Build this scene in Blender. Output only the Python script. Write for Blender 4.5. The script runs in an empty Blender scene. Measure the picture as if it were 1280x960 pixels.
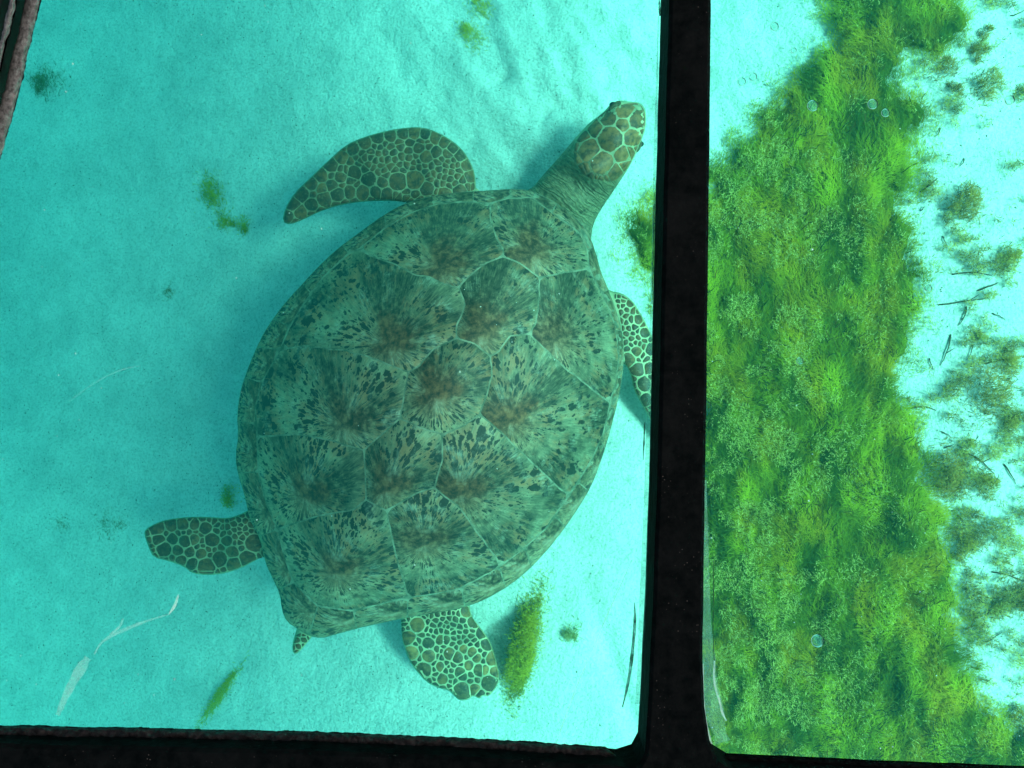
import bpy, math, random
import numpy as np
from mathutils import Vector
from mathutils.geometry import delaunay_2d_cdt

rng = np.random.default_rng(7)
random.seed(7)
scene = bpy.context.scene
COL = scene.collection

# ------------------------------------------------------------------ camera
HC = 2.0                      # camera height above mean sea bed
F = 1000.0                    # focal length in photo pixels (1280 wide)
cam_d = bpy.data.cameras.new("camera")
cam_d.sensor_width = 36.0
cam_d.lens = F / 1280 * 36.0
cam_d.clip_start = 0.02
cam_d.clip_end = 200
cam = bpy.data.objects.new("camera", cam_d)
cam.location = (0, 0, HC)
COL.objects.link(cam)
scene.camera = cam

# ------------------------------------------------------------------ light
SUN_DIR = Vector((-0.50, 0.06, -0.85)).normalized()      # direction of travel
el = math.asin(-SUN_DIR.z)
az = math.atan2(-SUN_DIR.x, -SUN_DIR.y)                  # compass angle of the sun
world = bpy.data.worlds.new("World")
scene.world = world
world.use_nodes = True
wn = world.node_tree
for n in list(wn.nodes):
    wn.nodes.remove(n)
sky = wn.nodes.new("ShaderNodeTexSky")
sky.sky_type = 'NISHITA'
sky.sun_disc = False
sky.sun_elevation = el
sky.sun_rotation = az
sky.dust_density = 5.0
sky.ozone_density = 0.3
bg = wn.nodes.new("ShaderNodeBackground")
bg.inputs[1].default_value = 0.115
wo = wn.nodes.new("ShaderNodeOutputWorld")
wn.links.new(sky.outputs[0], bg.inputs[0])
wn.links.new(bg.outputs[0], wo.inputs[0])

sun_d = bpy.data.lights.new("sun", 'SUN')
sun_d.energy = 3.0
sun_d.angle = math.radians(12)        # sunlight scattered by the rippled surface
sun_d.color = (1.0, 0.95, 0.86)
sun = bpy.data.objects.new("sun", sun_d)
sun.rotation_euler = SUN_DIR.to_track_quat('-Z', 'Y').to_euler()
sun.location = (3, -1, 6)
COL.objects.link(sun)

SHADE = 0.40              # share of light let through by the unseen sheet added to dim the left
scene.view_settings.view_transform = 'Standard'
scene.view_settings.look = 'None'
scene.view_settings.exposure = 1.27
scene.view_settings.gamma = 1.0
scene.render.engine = 'CYCLES'
scene.cycles.use_denoising = True
scene.cycles.max_bounces = 10
scene.cycles.diffuse_bounces = 3
scene.cycles.volume_bounces = 1
scene.cycles.transparent_max_bounces = 24
scene.cycles.caustics_reflective = False
scene.cycles.caustics_refractive = False

# ------------------------------------------------------------------ helpers
def tag(o, label=None, cat=None, group=None, kind=None):
    if label: o['label'] = label
    if cat: o['category'] = cat
    if group: o['group'] = group
    if kind: o['kind'] = kind
    return o

def empty(name, loc, parent=None):
    o = bpy.data.objects.new(name, None)
    o.location = loc
    o.empty_display_size = 0.05
    COL.objects.link(o)
    if parent: o.parent = parent
    return o

WLOC = {}
def mesh_obj(name, verts, faces, mat, parent=None, origin=None, smooth=True, col=None):
    """One mesh object; verts are world coordinates, origin is the world origin it gets."""
    verts = np.asarray(verts, dtype=float).reshape(-1, 3)
    if origin is None:
        origin = verts.mean(axis=0)
    origin = np.asarray(origin, dtype=float)
    me = bpy.data.meshes.new(name)
    loc = verts - origin
    if isinstance(faces, np.ndarray):
        nf, k = faces.shape
        me.vertices.add(len(loc)); me.vertices.foreach_set('co', loc.ravel())
        me.loops.add(nf * k); me.loops.foreach_set('vertex_index', faces.astype(np.int32).ravel())
        me.polygons.add(nf)
        me.polygons.foreach_set('loop_start', np.arange(0, nf * k, k, dtype=np.int32))
        me.polygons.foreach_set('loop_total', np.full(nf, k, dtype=np.int32))
        me.update(calc_edges=True)
    else:
        me.from_pydata([tuple(v) for v in loc], [], faces)
    me.polygons.foreach_set('use_smooth', [smooth] * len(me.polygons))
    if col is not None:
        a = me.color_attributes.new('Col', 'FLOAT_COLOR', 'POINT')
        c4 = np.ones((len(loc), 4)); c4[:, :3] = col
        a.data.foreach_set('color', c4.ravel())
    me.materials.append(mat)
    o = bpy.data.objects.new(name, me)
    COL.objects.link(o)
    if parent is not None:
        o.parent = parent
        pw = WLOC.get(parent.name)
        if pw is None: pw = np.array(parent.location)
        o.location = origin - pw
    else:
        o.location = origin
    WLOC[o.name] = origin
    return o

def P(px, py, z):
    """Photo pixel at height z -> world point."""
    px, py, z = np.asarray(px, float), np.asarray(py, float), np.asarray(z, float)
    z = z + 0 * px
    return np.stack([(px - 640) / F * (HC - z), (480 - py) / F * (HC - z), z], -1)

def _hash(ix, iy, s):
    h = (ix * 374761393 + iy * 668265263 + s * 982451653) & 0xFFFFFFFF
    h = ((h ^ (h >> 13)) * 1274126177) & 0xFFFFFFFF
    return ((h ^ (h >> 16)) & 0xFFFF) / 65535.0
def vnoise(x, y, s=0):
    x, y = np.asarray(x, float), np.asarray(y, float)
    ix, iy = np.floor(x).astype(np.int64), np.floor(y).astype(np.int64)
    fx, fy = x - ix, y - iy
    fx = fx * fx * (3 - 2 * fx); fy = fy * fy * (3 - 2 * fy)
    a, b = _hash(ix, iy, s), _hash(ix + 1, iy, s)
    c, d = _hash(ix, iy + 1, s), _hash(ix + 1, iy + 1, s)
    return (a * (1 - fx) + b * fx) * (1 - fy) + (c * (1 - fx) + d * fx) * fy
def fbm(x, y, s=0, oct=4):
    t, a, n = 0, 0.5, 0
    for i in range(oct):
        t = t + a * vnoise(x * 2 ** i + 11.3 * i, y * 2 ** i - 7.7 * i, s + i); n += a; a *= 0.5
    return t / n
def sstep(a, b, x):
    t = np.clip((np.asarray(x, float) - a) / (b - a), 0, 1)
    return t * t * (3 - 2 * t)

def inside(pts, poly):
    pts = np.asarray(pts, float); poly = np.asarray(poly, float)
    x, y = pts[:, 0], pts[:, 1]
    r = np.zeros(len(pts), bool)
    a = poly; b = np.roll(poly, -1, 0)
    for (x0, y0), (x1, y1) in zip(a, b):
        if y0 == y1: continue
        c = ((y0 > y) != (y1 > y)) & (x < (x1 - x0) * (y - y0) / (y1 - y0) + x0)
        r ^= c
    return r
def dist(pts, poly):
    pts = np.asarray(pts, float); poly = np.asarray(poly, float)
    d2 = np.full(len(pts), 1e18)
    a = poly; b = np.roll(poly, -1, 0)
    for p, q in zip(a, b):
        v = q - p; L = (v * v).sum()
        if L < 1e-12: continue
        t = np.clip(((pts - p) @ v) / L, 0, 1)
        e = pts - (p + t[:, None] * v)
        d2 = np.minimum(d2, (e * e).sum(1))
    return np.sqrt(d2)
def resample(poly, h, closed=True):
    poly = np.asarray(poly, float); out = []
    n = len(poly)
    for i in range(n if closed else n - 1):
        p, q = poly[i], poly[(i + 1) % n]
        k = max(1, int(round(np.linalg.norm(q - p) / h)))
        for j in range(k): out.append(p + (q - p) * j / k)
    if not closed: out.append(poly[-1])
    return np.array(out)
def chaikin(poly, it=1, closed=True):
    poly = np.asarray(poly, float)
    for _ in range(it):
        q = np.roll(poly, -1, 0)
        a, b = poly * 0.75 + q * 0.25, poly * 0.25 + q * 0.75
        if not closed:
            a, b = a[:-1], b[:-1]
            o = np.empty((2 * len(a), poly.shape[1])); o[0::2] = a; o[1::2] = b
            poly = np.vstack([poly[:1], o, poly[-1:]])
        else:
            o = np.empty((2 * len(a), poly.shape[1])); o[0::2] = a; o[1::2] = b
            poly = o
    return poly
def area(poly):
    a = np.asarray(poly, float); b = np.roll(a, -1, 0)
    return 0.5 * (a[:, 0] * b[:, 1] - b[:, 0] * a[:, 1]).sum()
def offset_in(poly, g):
    poly = np.asarray(poly, float)
    s = 1 if area(poly) > 0 else -1
    e = np.roll(poly, -1, 0) - np.roll(poly, 1, 0)
    n = np.stack([-e[:, 1], e[:, 0]], -1) * s
    n /= np.maximum(np.linalg.norm(n, axis=1), 1e-9)[:, None]
    return poly + n * g
def triangulate(poly, h, extra=None):
    """2-D points, triangles, mask of border points for a polygon filled with a hex lattice."""
    poly = np.asarray(poly, float)
    lo, hi = poly.min(0), poly.max(0)
    xs = np.arange(lo[0], hi[0] + h, h); ys = np.arange(lo[1], hi[1] + h, h * 0.87)
    gx, gy = np.meshgrid(xs, ys)
    gx = gx + (np.arange(len(ys)) % 2 * h / 2)[:, None]
    g = np.stack([gx.ravel(), gy.ravel()], -1)
    g = g[inside(g, poly)]
    if len(g): g = g[dist(g, poly) > 0.55 * h]
    n = len(poly)
    pts = [Vector(p) for p in poly] + [Vector(p) for p in g]
    edges = [(i, (i + 1) % n) for i in range(n)]
    v, e, f, *_ = delaunay_2d_cdt(pts, edges, [list(range(n))], 1, 1e-5)
    v = np.array([(p.x, p.y) for p in v])
    f = [tuple(t) for t in f if len(t) == 3]
    out = []
    for a, b, c in f:                       # picture y points down: make normals face up
        ar = (v[b][0]-v[a][0])*(v[c][1]-v[a][1]) - (v[c][0]-v[a][0])*(v[b][1]-v[a][1])
        out.append((a, c, b) if ar > 0 else (a, b, c))
    bd = dist(v, poly) < 0.02
    return v, out, bd
def closed_sheet(poly, h, ztop, zbot):
    v, f, bd = triangulate(poly, h)
    n = len(v)
    top = P(v[:, 0], v[:, 1], ztop(v)); bot = P(v[:, 0], v[:, 1], zbot(v))
    idx = np.full(n, -1); k = n; extra = []
    for i in range(n):
        if bd[i]: idx[i] = i
        else: idx[i] = k; k += 1; extra.append(bot[i])
    verts = np.vstack([top, np.array(extra)]) if extra else top
    ff = list(f) + [(idx[a], idx[c], idx[b]) for a, b, c in f if not (bd[a] and bd[b] and bd[c])]
    return verts, [tuple(int(i) for i in t) for t in ff]

# ------------------------------------------------------------------ materials
def new_mat(name):
    m = bpy.data.materials.new(name); m.use_nodes = True
    nt = m.node_tree
    for n in list(nt.nodes): nt.nodes.remove(n)
    out = nt.nodes.new('ShaderNodeOutputMaterial')
    return m, nt, out
def N(nt, t, **kw):
    n = nt.nodes.new(t)
    for k, v in kw.items():
        if k.startswith('i_'): n.inputs[k[2:].replace('_', ' ')].default_value = v
        else: setattr(n, k, v)
    return n
def ramp(nt, fac, stops, interp='LINEAR'):
    r = nt.nodes.new('ShaderNodeValToRGB'); r.color_ramp.interpolation = interp
    e = r.color_ramp.elements
    while len(e) < len(stops): e.new(0.5)
    for k, (p, c) in zip(e, stops):
        k.position = p; k.color = (*c, 1) if len(c) == 3 else c
    if fac is not None: nt.links.new(fac, r.inputs[0])
    return r
def gray(v): return (v, v, v)
def mixc(nt, fac, a, b, mode='MIX'):
    m = nt.nodes.new('ShaderNodeMix'); m.data_type = 'RGBA'; m.blend_type = mode
    for s, i in ((fac, 0), (a, 6), (b, 7)):
        if isinstance(s, bpy.types.NodeSocket): nt.links.new(s, m.inputs[i])
        elif i == 0: m.inputs[0].default_value = s
        else: m.inputs[i].default_value = (*s, 1)
    return m.outputs[2]
def math_n(nt, op, a, b=0.0, c=None):
    m = nt.nodes.new('ShaderNodeMath'); m.operation = op
    for i, s in enumerate((a, b, c)):
        if s is None: continue
        if isinstance(s, bpy.types.NodeSocket): nt.links.new(s, m.inputs[i])
        else: m.inputs[i].default_value = s
    return m.outputs[0]
def noise(nt, vec, scale, detail=4, rough=0.55, dist_=0.0, out='Fac'):
    n = nt.nodes.new('ShaderNodeTexNoise')
    n.inputs['Scale'].default_value = scale; n.inputs['Detail'].default_value = detail
    n.inputs['Roughness'].default_value = rough; n.inputs['Distortion'].default_value = dist_
    if vec is not None: nt.links.new(vec, n.inputs['Vector'])
    return n.outputs[out]
def principled(nt, out, base, rough=0.8, spec=0.2, bump=None, bstr=0.3, bdist=0.002):
    b = nt.nodes.new('ShaderNodeBsdfPrincipled')
    if isinstance(base, bpy.types.NodeSocket): nt.links.new(base, b.inputs['Base Color'])
    else: b.inputs['Base Color'].default_value = (*base, 1)
    b.inputs['Roughness'].default_value = rough
    b.inputs['Specular IOR Level'].default_value = spec
    if bump is not None:
        bn = nt.nodes.new('ShaderNodeBump'); bn.inputs['Strength'].default_value = bstr
        bn.inputs['Distance'].default_value = bdist
        nt.links.new(bump, bn.inputs['Height']); nt.links.new(bn.outputs[0], b.inputs['Normal'])
    nt.links.new(b.outputs[0], out.inputs[0])
    return b

def mat_sand():
    m, nt, out = new_mat('coral_sand')
    tc = N(nt, 'ShaderNodeTexCoord').outputs['Object']
    big = noise(nt, tc, 1.6, 5, 0.6)
    mid = noise(nt, tc, 9, 6, 0.65)
    fine = noise(nt, tc, 160, 3, 0.7)
    c = ramp(nt, mid, [(0.3, (0.42, 0.50, 0.45)), (0.64, (0.56, 0.64, 0.57))]).outputs[0]
    patch = ramp(nt, big, [(0.50, gray(0)), (0.72, gray(1))]).outputs[0]
    c = mixc(nt, math_n(nt, 'MULTIPLY', patch, 0.20), c, (0.27, 0.40, 0.35))
    gr = ramp(nt, fine, [(0.34, (0.60, 0.64, 0.61)), (0.50, (0.98, 0.98, 0.98)), (0.68, (1.08, 1.08, 1.08))]).outputs[0]
    c = mixc(nt, 0.8, c, gr, 'MULTIPLY')
    v = N(nt, 'ShaderNodeTexVoronoi', i_Scale=95.0); nt.links.new(tc, v.inputs['Vector'])
    sp = ramp(nt, v.outputs['Distance'], [(0.06, gray(1)), (0.12, gray(0))]).outputs[0]
    vm = ramp(nt, noise(nt, tc, 7, 4, 0.6), [(0.50, gray(0)), (0.62, gray(1))]).outputs[0]
    f = math_n(nt, 'MULTIPLY', math_n(nt, 'MULTIPLY', sp, vm), 0.8)
    c = mixc(nt, f, c, (0.12, 0.13, 0.11))
    h = math_n(nt, 'ADD', math_n(nt, 'MULTIPLY', fine, 0.5), math_n(nt, 'MULTIPLY', noise(nt, tc, 45, 4, 0.6), 1.0))
    principled(nt, out, c, 0.95, 0.05, h, 0.8, 0.008)
    return m

def polar_coords(nt, ka, kr):
    """direction * ka plus radius * kr as a seamless 3-D vector round the object's own origin"""
    tc = N(nt, 'ShaderNodeTexCoord').outputs['Object']
    sx = N(nt, 'ShaderNodeSeparateXYZ'); nt.links.new(tc, sx.inputs[0])
    cb = N(nt, 'ShaderNodeCombineXYZ'); nt.links.new(sx.outputs[0], cb.inputs[0]); nt.links.new(sx.outputs[1], cb.inputs[1])
    ln = N(nt, 'ShaderNodeVectorMath', operation='LENGTH'); nt.links.new(cb.outputs[0], ln.inputs[0])
    nm = N(nt, 'ShaderNodeVectorMath', operation='NORMALIZE'); nt.links.new(cb.outputs[0], nm.inputs[0])
    sc = N(nt, 'ShaderNodeVectorMath', operation='SCALE'); nt.links.new(nm.outputs[0], sc.inputs[0]); sc.inputs['Scale'].default_value = ka
    rz = N(nt, 'ShaderNodeCombineXYZ'); nt.links.new(math_n(nt, 'MULTIPLY', ln.outputs['Value'], kr), rz.inputs[2])
    ad = N(nt, 'ShaderNodeVectorMath', operation='ADD'); nt.links.new(sc.outputs[0], ad.inputs[0]); nt.links.new(rz.outputs[0], ad.inputs[1])
    rnd = N(nt, 'ShaderNodeObjectInfo').outputs['Random']
    r3 = N(nt, 'ShaderNodeCombineXYZ'); nt.links.new(math_n(nt, 'MULTIPLY', rnd, 37.0), r3.inputs[0]); nt.links.new(math_n(nt, 'MULTIPLY', rnd, 91.0), r3.inputs[1])
    a2 = N(nt, 'ShaderNodeVectorMath', operation='ADD'); nt.links.new(ad.outputs[0], a2.inputs[0]); nt.links.new(r3.outputs[0], a2.inputs[1])
    return a2.outputs[0], ln.outputs['Value'], tc, rnd

def mat_scute(name, marginal=False):
    m, nt, out = new_mat(name)
    pol, r, tc, rnd = polar_coords(nt, 1.0, 1.6)
    s1 = noise(nt, pol, 15, 5, 0.7)                   # broad rays
    s2 = noise(nt, pol, 44, 3, 0.65)                  # hair-fine rays
    cloud = noise(nt, tc, 12, 5, 0.62)
    cl2 = noise(nt, tc, 75, 4, 0.65)
    tone = noise(nt, tc, 7, 3, 0.55)
    near = ramp(nt, r, [(0.035, gray(0.0)), (0.12, gray(.78))]).outputs[0]
    rays = math_n(nt, 'ADD', math_n(nt, 'MULTIPLY', s1, 0.5), math_n(nt, 'MULTIPLY', s2, 0.5))
    mixv = nt.nodes.new('ShaderNodeMix'); nt.links.new(near, mixv.inputs[0]); nt.links.new(cl2, mixv.inputs[2]); nt.links.new(rays, mixv.inputs[3])
    pale = ramp(nt, mixv.outputs[0], [(0.36, (0.12, 0.13, 0.08)), (0.48, (0.25, 0.25, 0.145)), (0.64, (0.42, 0.39, 0.22))]).outputs[0]
    deep = ramp(nt, mixv.outputs[0], [(0.40, (0.012, 0.019, 0.012)), (0.52, (0.066, 0.070, 0.040)), (0.64, (0.21, 0.19, 0.10))]).outputs[0]
    base = mixc(nt, ramp(nt, tone, [(0.42, gray(0)), (0.64, gray(1))]).outputs[0], deep, pale)
    # chestnut tinge in clouds
    base = mixc(nt, ramp(nt, math_n(nt, 'ADD', math_n(nt, 'MULTIPLY', cloud, .6), math_n(nt, 'MULTIPLY', s1, .4)), [(0.48, gray(0)), (0.62, gray(0.85))]).outputs[0], base, (0.32, 0.15, 0.065))
    # dark flecks drawn out along the rays, gathered in bands
    pf, _, _, _ = polar_coords(nt, 1.0, 4.2)
    wob = noise(nt, tc, 60, 2, 0.5, out='Color')
    wv = N(nt, 'ShaderNodeVectorMath', operation='SCALE'); nt.links.new(wob, wv.inputs[0]); wv.inputs['Scale'].default_value = 0.11
    wa = N(nt, 'ShaderNodeVectorMath', operation='ADD'); nt.links.new(pf, wa.inputs[0]); nt.links.new(wv.outputs[0], wa.inputs[1])
    band = ramp(nt, noise(nt, tc, 11, 3, 0.55), [(0.40, gray(0)), (0.60, gray(1))]).outputs[0]
    tot = None
    for sc_, lo_, gain in ((7.5, 0.12, 0.26), (13.0, 0.16, 0.24), (22.0, 0.10, 0.22)):
        v = N(nt, 'ShaderNodeTexVoronoi', i_Scale=sc_); nt.links.new(wa.outputs[0], v.inputs['Vector'])
        sp = N(nt, 'ShaderNodeSeparateColor'); nt.links.new(v.outputs['Color'], sp.inputs[0])
        size = math_n(nt, 'MULTIPLY', math_n(nt, 'MULTIPLY_ADD', sp.outputs[0], gain * 1.3, lo_), math_n(nt, 'MULTIPLY_ADD', band, 0.85, 0.35))
        e_ = nt.nodes.new('ShaderNodeMapRange'); e_.inputs['From Min'].default_value = -0.035; e_.inputs['From Max'].default_value = 0.035
        nt.links.new(math_n(nt, 'SUBTRACT', size, v.outputs['Distance']), e_.inputs['Value'])
        tot = e_.outputs[0] if tot is None else math_n(nt, 'MAXIMUM', tot, e_.outputs[0])
    notheart = ramp(nt, r, [(0.015, gray(0.2)), (0.05, gray(1))]).outputs[0]
    col = mixc(nt, math_n(nt, 'MULTIPLY', math_n(nt, 'MULTIPLY', tot, notheart), 0.94), base, (0.010, 0.020, 0.016))
    # brown heart of the scute, ragged at its rim
    edge = math_n(nt, 'ADD', r, math_n(nt, 'ADD', math_n(nt, 'MULTIPLY', math_n(nt, 'SUBTRACT', s1, 0.5), 0.05), math_n(nt, 'MULTIPLY', math_n(nt, 'SUBTRACT', cloud, 0.5), 0.22)))
    heart = ramp(nt, edge, [(0.024, gray(1)), (0.060, gray(0))]).outputs[0]
    hc = ramp(nt, cl2, [(0.38, (0.030, 0.018, 0.010)), (0.62, (0.20, 0.075, 0.028))]).outputs[0]
    col = mixc(nt, math_n(nt, 'MULTIPLY', heart, 0.2 if marginal else math_n(nt, 'MULTIPLY_ADD', rnd, 0.35, 0.55)), col, hc)
    # silt dust and worn pale patches
    dust = ramp(nt, noise(nt, tc, 20, 6, 0.75), [(0.53, gray(0)), (0.68, gray(0.75 if marginal else 0.6))]).outputs[0]
    col = mixc(nt, math_n(nt, 'MULTIPLY', dust, ramp(nt, s2, [(.42, gray(.25)), (.58, gray(1))]).outputs[0]), col, (0.38, 0.41, 0.30))
    h = math_n(nt, 'ADD', math_n(nt, 'MULTIPLY', s2, 0.6), math_n(nt, 'MULTIPLY', cl2, 0.5))
    principled(nt, out, col, 0.6, 0.3, h, 0.5, 0.003)
    return m

def mat_scale(name, c0, c1, c2):
    m, nt, out = new_mat(name)
    tc = N(nt, 'ShaderNodeTexCoord').outputs['Object']
    rnd = N(nt, 'ShaderNodeObjectInfo').outputs['Random']
    a = N(nt, 'ShaderNodeVectorMath', operation='ADD'); nt.links.new(tc, a.inputs[0])
    cb = N(nt, 'ShaderNodeCombineXYZ'); nt.links.new(math_n(nt, 'MULTIPLY', rnd, 9.0), cb.inputs[0]); nt.links.new(cb.outputs[0], a.inputs[1])
    n1 = noise(nt, a.outputs[0], 60, 4, 0.6)
    base = ramp(nt, rnd, [(0.0, c0), (0.55, c1), (1.0, c2)]).outputs[0]
    d = ramp(nt, n1, [(0.42, gray(0)), (0.60, gray(0.8))]).outputs[0]
    base = mixc(nt, d, base, (0.028, 0.032, 0.022))
    base = mixc(nt, ramp(nt, noise(nt, a.outputs[0], 180, 3, 0.6), [(0.55, gray(0)), (0.75, gray(0.35))]).outputs[0], base, (0.34, 0.30, 0.18))
    principled(nt, out, base, 0.55, 0.3, n1, 0.3, 0.001)
    return m

def mat_noise(name, c0, c1, scale, rough=0.8, spec=0.2, bump=0.4, bdist=0.002, lo=0.35, hi=0.65, det=5):
    m, nt, out = new_mat(name)
    tc = N(nt, 'ShaderNodeTexCoord').outputs['Object']
    n1 = noise(nt, tc, scale, det, 0.62)
    c = ramp(nt, n1, [(lo, c0), (hi, c1)]).outputs[0]
    principled(nt, out, c, rough, spec, n1, bump, bdist)
    return m

def mat_skin():
    m, nt, out = new_mat('turtle_skin')
    tc = N(nt, 'ShaderNodeTexCoord').outputs['Object']
    n1 = noise(nt, tc, 30, 5, 0.6); n2 = noise(nt, tc, 120, 3, 0.6)
    c = ramp(nt, n1, [(0.35, (0.22, 0.25, 0.14)), (0.65, (0.45, 0.43, 0.24))]).outputs[0]
    # the neck is darker and mottled; the rest is the pale skin between the scales
    at = nt.nodes.new('ShaderNodeVertexColor'); at.layer_name = 'Col'
    v = N(nt, 'ShaderNodeTexVoronoi', i_Scale=55.0); nt.links.new(tc, v.inputs['Vector'])
    sp = ramp(nt, v.outputs['Distance'], [(0.22, gray(1)), (0.36, gray(0))]).outputs[0]
    nk = mixc(nt, math_n(nt, 'MULTIPLY', sp, ramp(nt, n1, [(0.5, gray(0)), (0.6, gray(0.9))]).outputs[0]),
              ramp(nt, n2, [(0.3, (0.07, 0.08, 0.045)), (0.7, (0.22, 0.20, 0.11))]).outputs[0], (0.04, 0.04, 0.025))
    sepc = N(nt, 'ShaderNodeSeparateColor'); nt.links.new(at.outputs[0], sepc.inputs[0])
    lon, lat = math_n(nt, 'MULTIPLY', sepc.outputs[1], 200.0), math_n(nt, 'MULTIPLY', sepc.outputs[2], 160.0)
    cv = N(nt, 'ShaderNodeCombineXYZ'); nt.links.new(math_n(nt, 'MULTIPLY', lon, 0.10), cv.inputs[0]); nt.links.new(math_n(nt, 'MULTIPLY', lat, 0.03), cv.inputs[1])
    wn_ = noise(nt, cv.outputs[0], 1.0, 3, 0.55)
    ph = math_n(nt, 'ADD', math_n(nt, 'MULTIPLY', lon, 0.85), math_n(nt, 'MULTIPLY', wn_, 26.0))
    wv = math_n(nt, 'MULTIPLY_ADD', math_n(nt, 'SINE', ph), 0.5, 0.5)
    fade = ramp(nt, sepc.outputs[1], [(0.28, gray(1)), (0.62, gray(1)), (0.74, gray(0))]).outputs[0]
    wv = math_n(nt, 'MULTIPLY', math_n(nt, 'MULTIPLY', wv, fade), ramp(nt, noise(nt, cv.outputs[0], 3.1, 3, 0.6), [(0.35, gray(.25)), (0.62, gray(1))]).outputs[0])
    nk = mixc(nt, math_n(nt, 'MULTIPLY', math_n(nt, 'POWER', wv, 2.0), 0.75), nk, (0.27, 0.25, 0.13))
    c = mixc(nt, sepc.outputs[0], c, nk)
    hh_ = math_n(nt, 'ADD', math_n(nt, 'MULTIPLY', n2, 0.4), math_n(nt, 'MULTIPLY', math_n(nt, 'MULTIPLY', wv, sepc.outputs[0]), 2.0))
    principled(nt, out, c, 0.6, 0.25, hh_, 0.6, 0.003)
    return m

def mat_algae(name='algae'):
    m, nt, out = new_mat(name)
    at = nt.nodes.new('ShaderNodeVertexColor'); at.layer_name = 'Col'
    d = nt.nodes.new('ShaderNodeBsdfDiffuse'); t = nt.nodes.new('ShaderNodeBsdfTranslucent')
    nt.links.new(at.outputs[0], d.inputs[0]); nt.links.new(at.outputs[0], t.inputs[0])
    mx = nt.nodes.new('ShaderNodeMixShader'); mx.inputs[0].default_value = 0.6
    nt.links.new(d.outputs[0], mx.inputs[1]); nt.links.new(t.outputs[0], mx.inputs[2]); nt.links.new(mx.outputs[0], out.inputs[0])
    return m

def mat_clear(name, tint):
    m, nt, out = new_mat(name)
    tr = nt.nodes.new('ShaderNodeBsdfTransparent'); tr.inputs[0].default_value = (*tint, 1)
    nt.links.new(tr.outputs[0], out.inputs[0])
    return m, nt, out

def mat_film(name, colr, opacity, scale=60, lo=0.35, hi=0.7):
    m, nt, out = new_mat(name)
    tc = N(nt, 'ShaderNodeTexCoord').outputs['Object']
    n1 = noise(nt, tc, scale, 4, 0.6)
    tr = nt.nodes.new('ShaderNodeBsdfTransparent')
    b = nt.nodes.new('ShaderNodeBsdfDiffuse'); b.inputs[0].default_value = (*colr, 1)
    tl = nt.nodes.new('ShaderNodeBsdfTranslucent'); tl.inputs[0].default_value = (*colr, 1)
    ad = nt.nodes.new('ShaderNodeMixShader'); ad.inputs[0].default_value = 0.6
    nt.links.new(b.outputs[0], ad.inputs[1]); nt.links.new(tl.outputs[0], ad.inputs[2])
    mx = nt.nodes.new('ShaderNodeMixShader')
    nt.links.new(ramp(nt, n1, [(lo, gray(opacity * 0.4)), (hi, gray(opacity))]).outputs[0], mx.inputs[0])
    nt.links.new(tr.outputs[0], mx.inputs[1]); nt.links.new(ad.outputs[0], mx.inputs[2]); nt.links.new(mx.outputs[0], out.inputs[0])
    return m

M_SAND = mat_sand()
M_SCUTE = mat_scute('scute_horn')
M_MARG = mat_scute('marginal_horn', True)
M_SEAM = mat_noise('shell_seam', (0.08, 0.10, 0.065), (0.30, 0.30, 0.20), 45)
M_SKIN = mat_skin()
M_SC_DARK = mat_scale('scale_dark', (0.055, 0.045, 0.022), (0.12, 0.065, 0.026), (0.18, 0.095, 0.035))
M_SC_BRIGHT = mat_scale('scale_ochre', (0.06, 0.06, 0.03), (0.20, 0.12, 0.042), (0.32, 0.19, 0.065))
M_SC_HEAD = mat_scale('scale_head', (0.17, 0.085, 0.035), (0.27, 0.125, 0.045), (0.34, 0.165, 0.06))
M_EYE = mat_noise('eye_black', (0.01, 0.01, 0.01), (0.03, 0.025, 0.02), 50, 0.15, 0.6, 0.0)
M_ALGAE = mat_algae()
M_TWIG = mat_noise('dead_twig', (0.035, 0.03, 0.02), (0.10, 0.075, 0.04), 90)
def mat_black():
    m, nt, out = new_mat('black_paint')
    tc = N(nt, 'ShaderNodeTexCoord').outputs['Object']
    n1 = noise(nt, tc, 120, 5, 0.6); n2 = noise(nt, tc, 14, 5, 0.65)
    c = ramp(nt, n1, [(0.35, (0.0010, 0.0020, 0.0020)), (0.65, (0.0040, 0.0050, 0.0048))]).outputs[0]
    c = mixc(nt, ramp(nt, n2, [(0.52, gray(0)), (0.70, gray(.8))]).outputs[0], c, (0.0058, 0.0068, 0.0066))
    v = N(nt, 'ShaderNodeTexVoronoi', i_Scale=330.0); nt.links.new(tc, v.inputs['Vector'])
    sp = ramp(nt, v.outputs['Distance'], [(0.08, gray(1)), (0.16, gray(0))]).outputs[0]
    ms = ramp(nt, noise(nt, tc, 40, 4, 0.7), [(0.55, gray(0)), (0.68, gray(1))]).outputs[0]
    c = mixc(nt, math_n(nt, 'MULTIPLY', sp, ms), c, (0.10, 0.085, 0.075))
    principled(nt, out, c, 0.6, 0.012, n1, 0.6, 0.002)
    return m
M_BLACK = mat_black()
M_DECK = mat_noise('dark_deck_paint', (0.005, 0.011, 0.009), (0.012, 0.02, 0.017), 20, 0.7, 0.06, 0.4)
M_SEAL = mat_noise('grey_sealant', (0.04, 0.038, 0.034), (0.26, 0.24, 0.22), 260, 0.7, 0.3, 1.0, 0.004, 0.3, 0.7, 6)
M_TAR = mat_noise('black_sealant', (0.003, 0.003, 0.003), (0.045, 0.035, 0.033), 210, 0.5, 0.2, 1.0, 0.004, 0.45, 0.8, 6)
M_ADDED_SHADE, _nt, _out = new_mat('added_shade_sheet')  # unseen sheet added overhead to weaken the sun on the left side
_t = _nt.nodes.new('ShaderNodeBsdfTransparent'); _t.inputs[0].default_value = (SHADE, SHADE, SHADE, 1)
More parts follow.
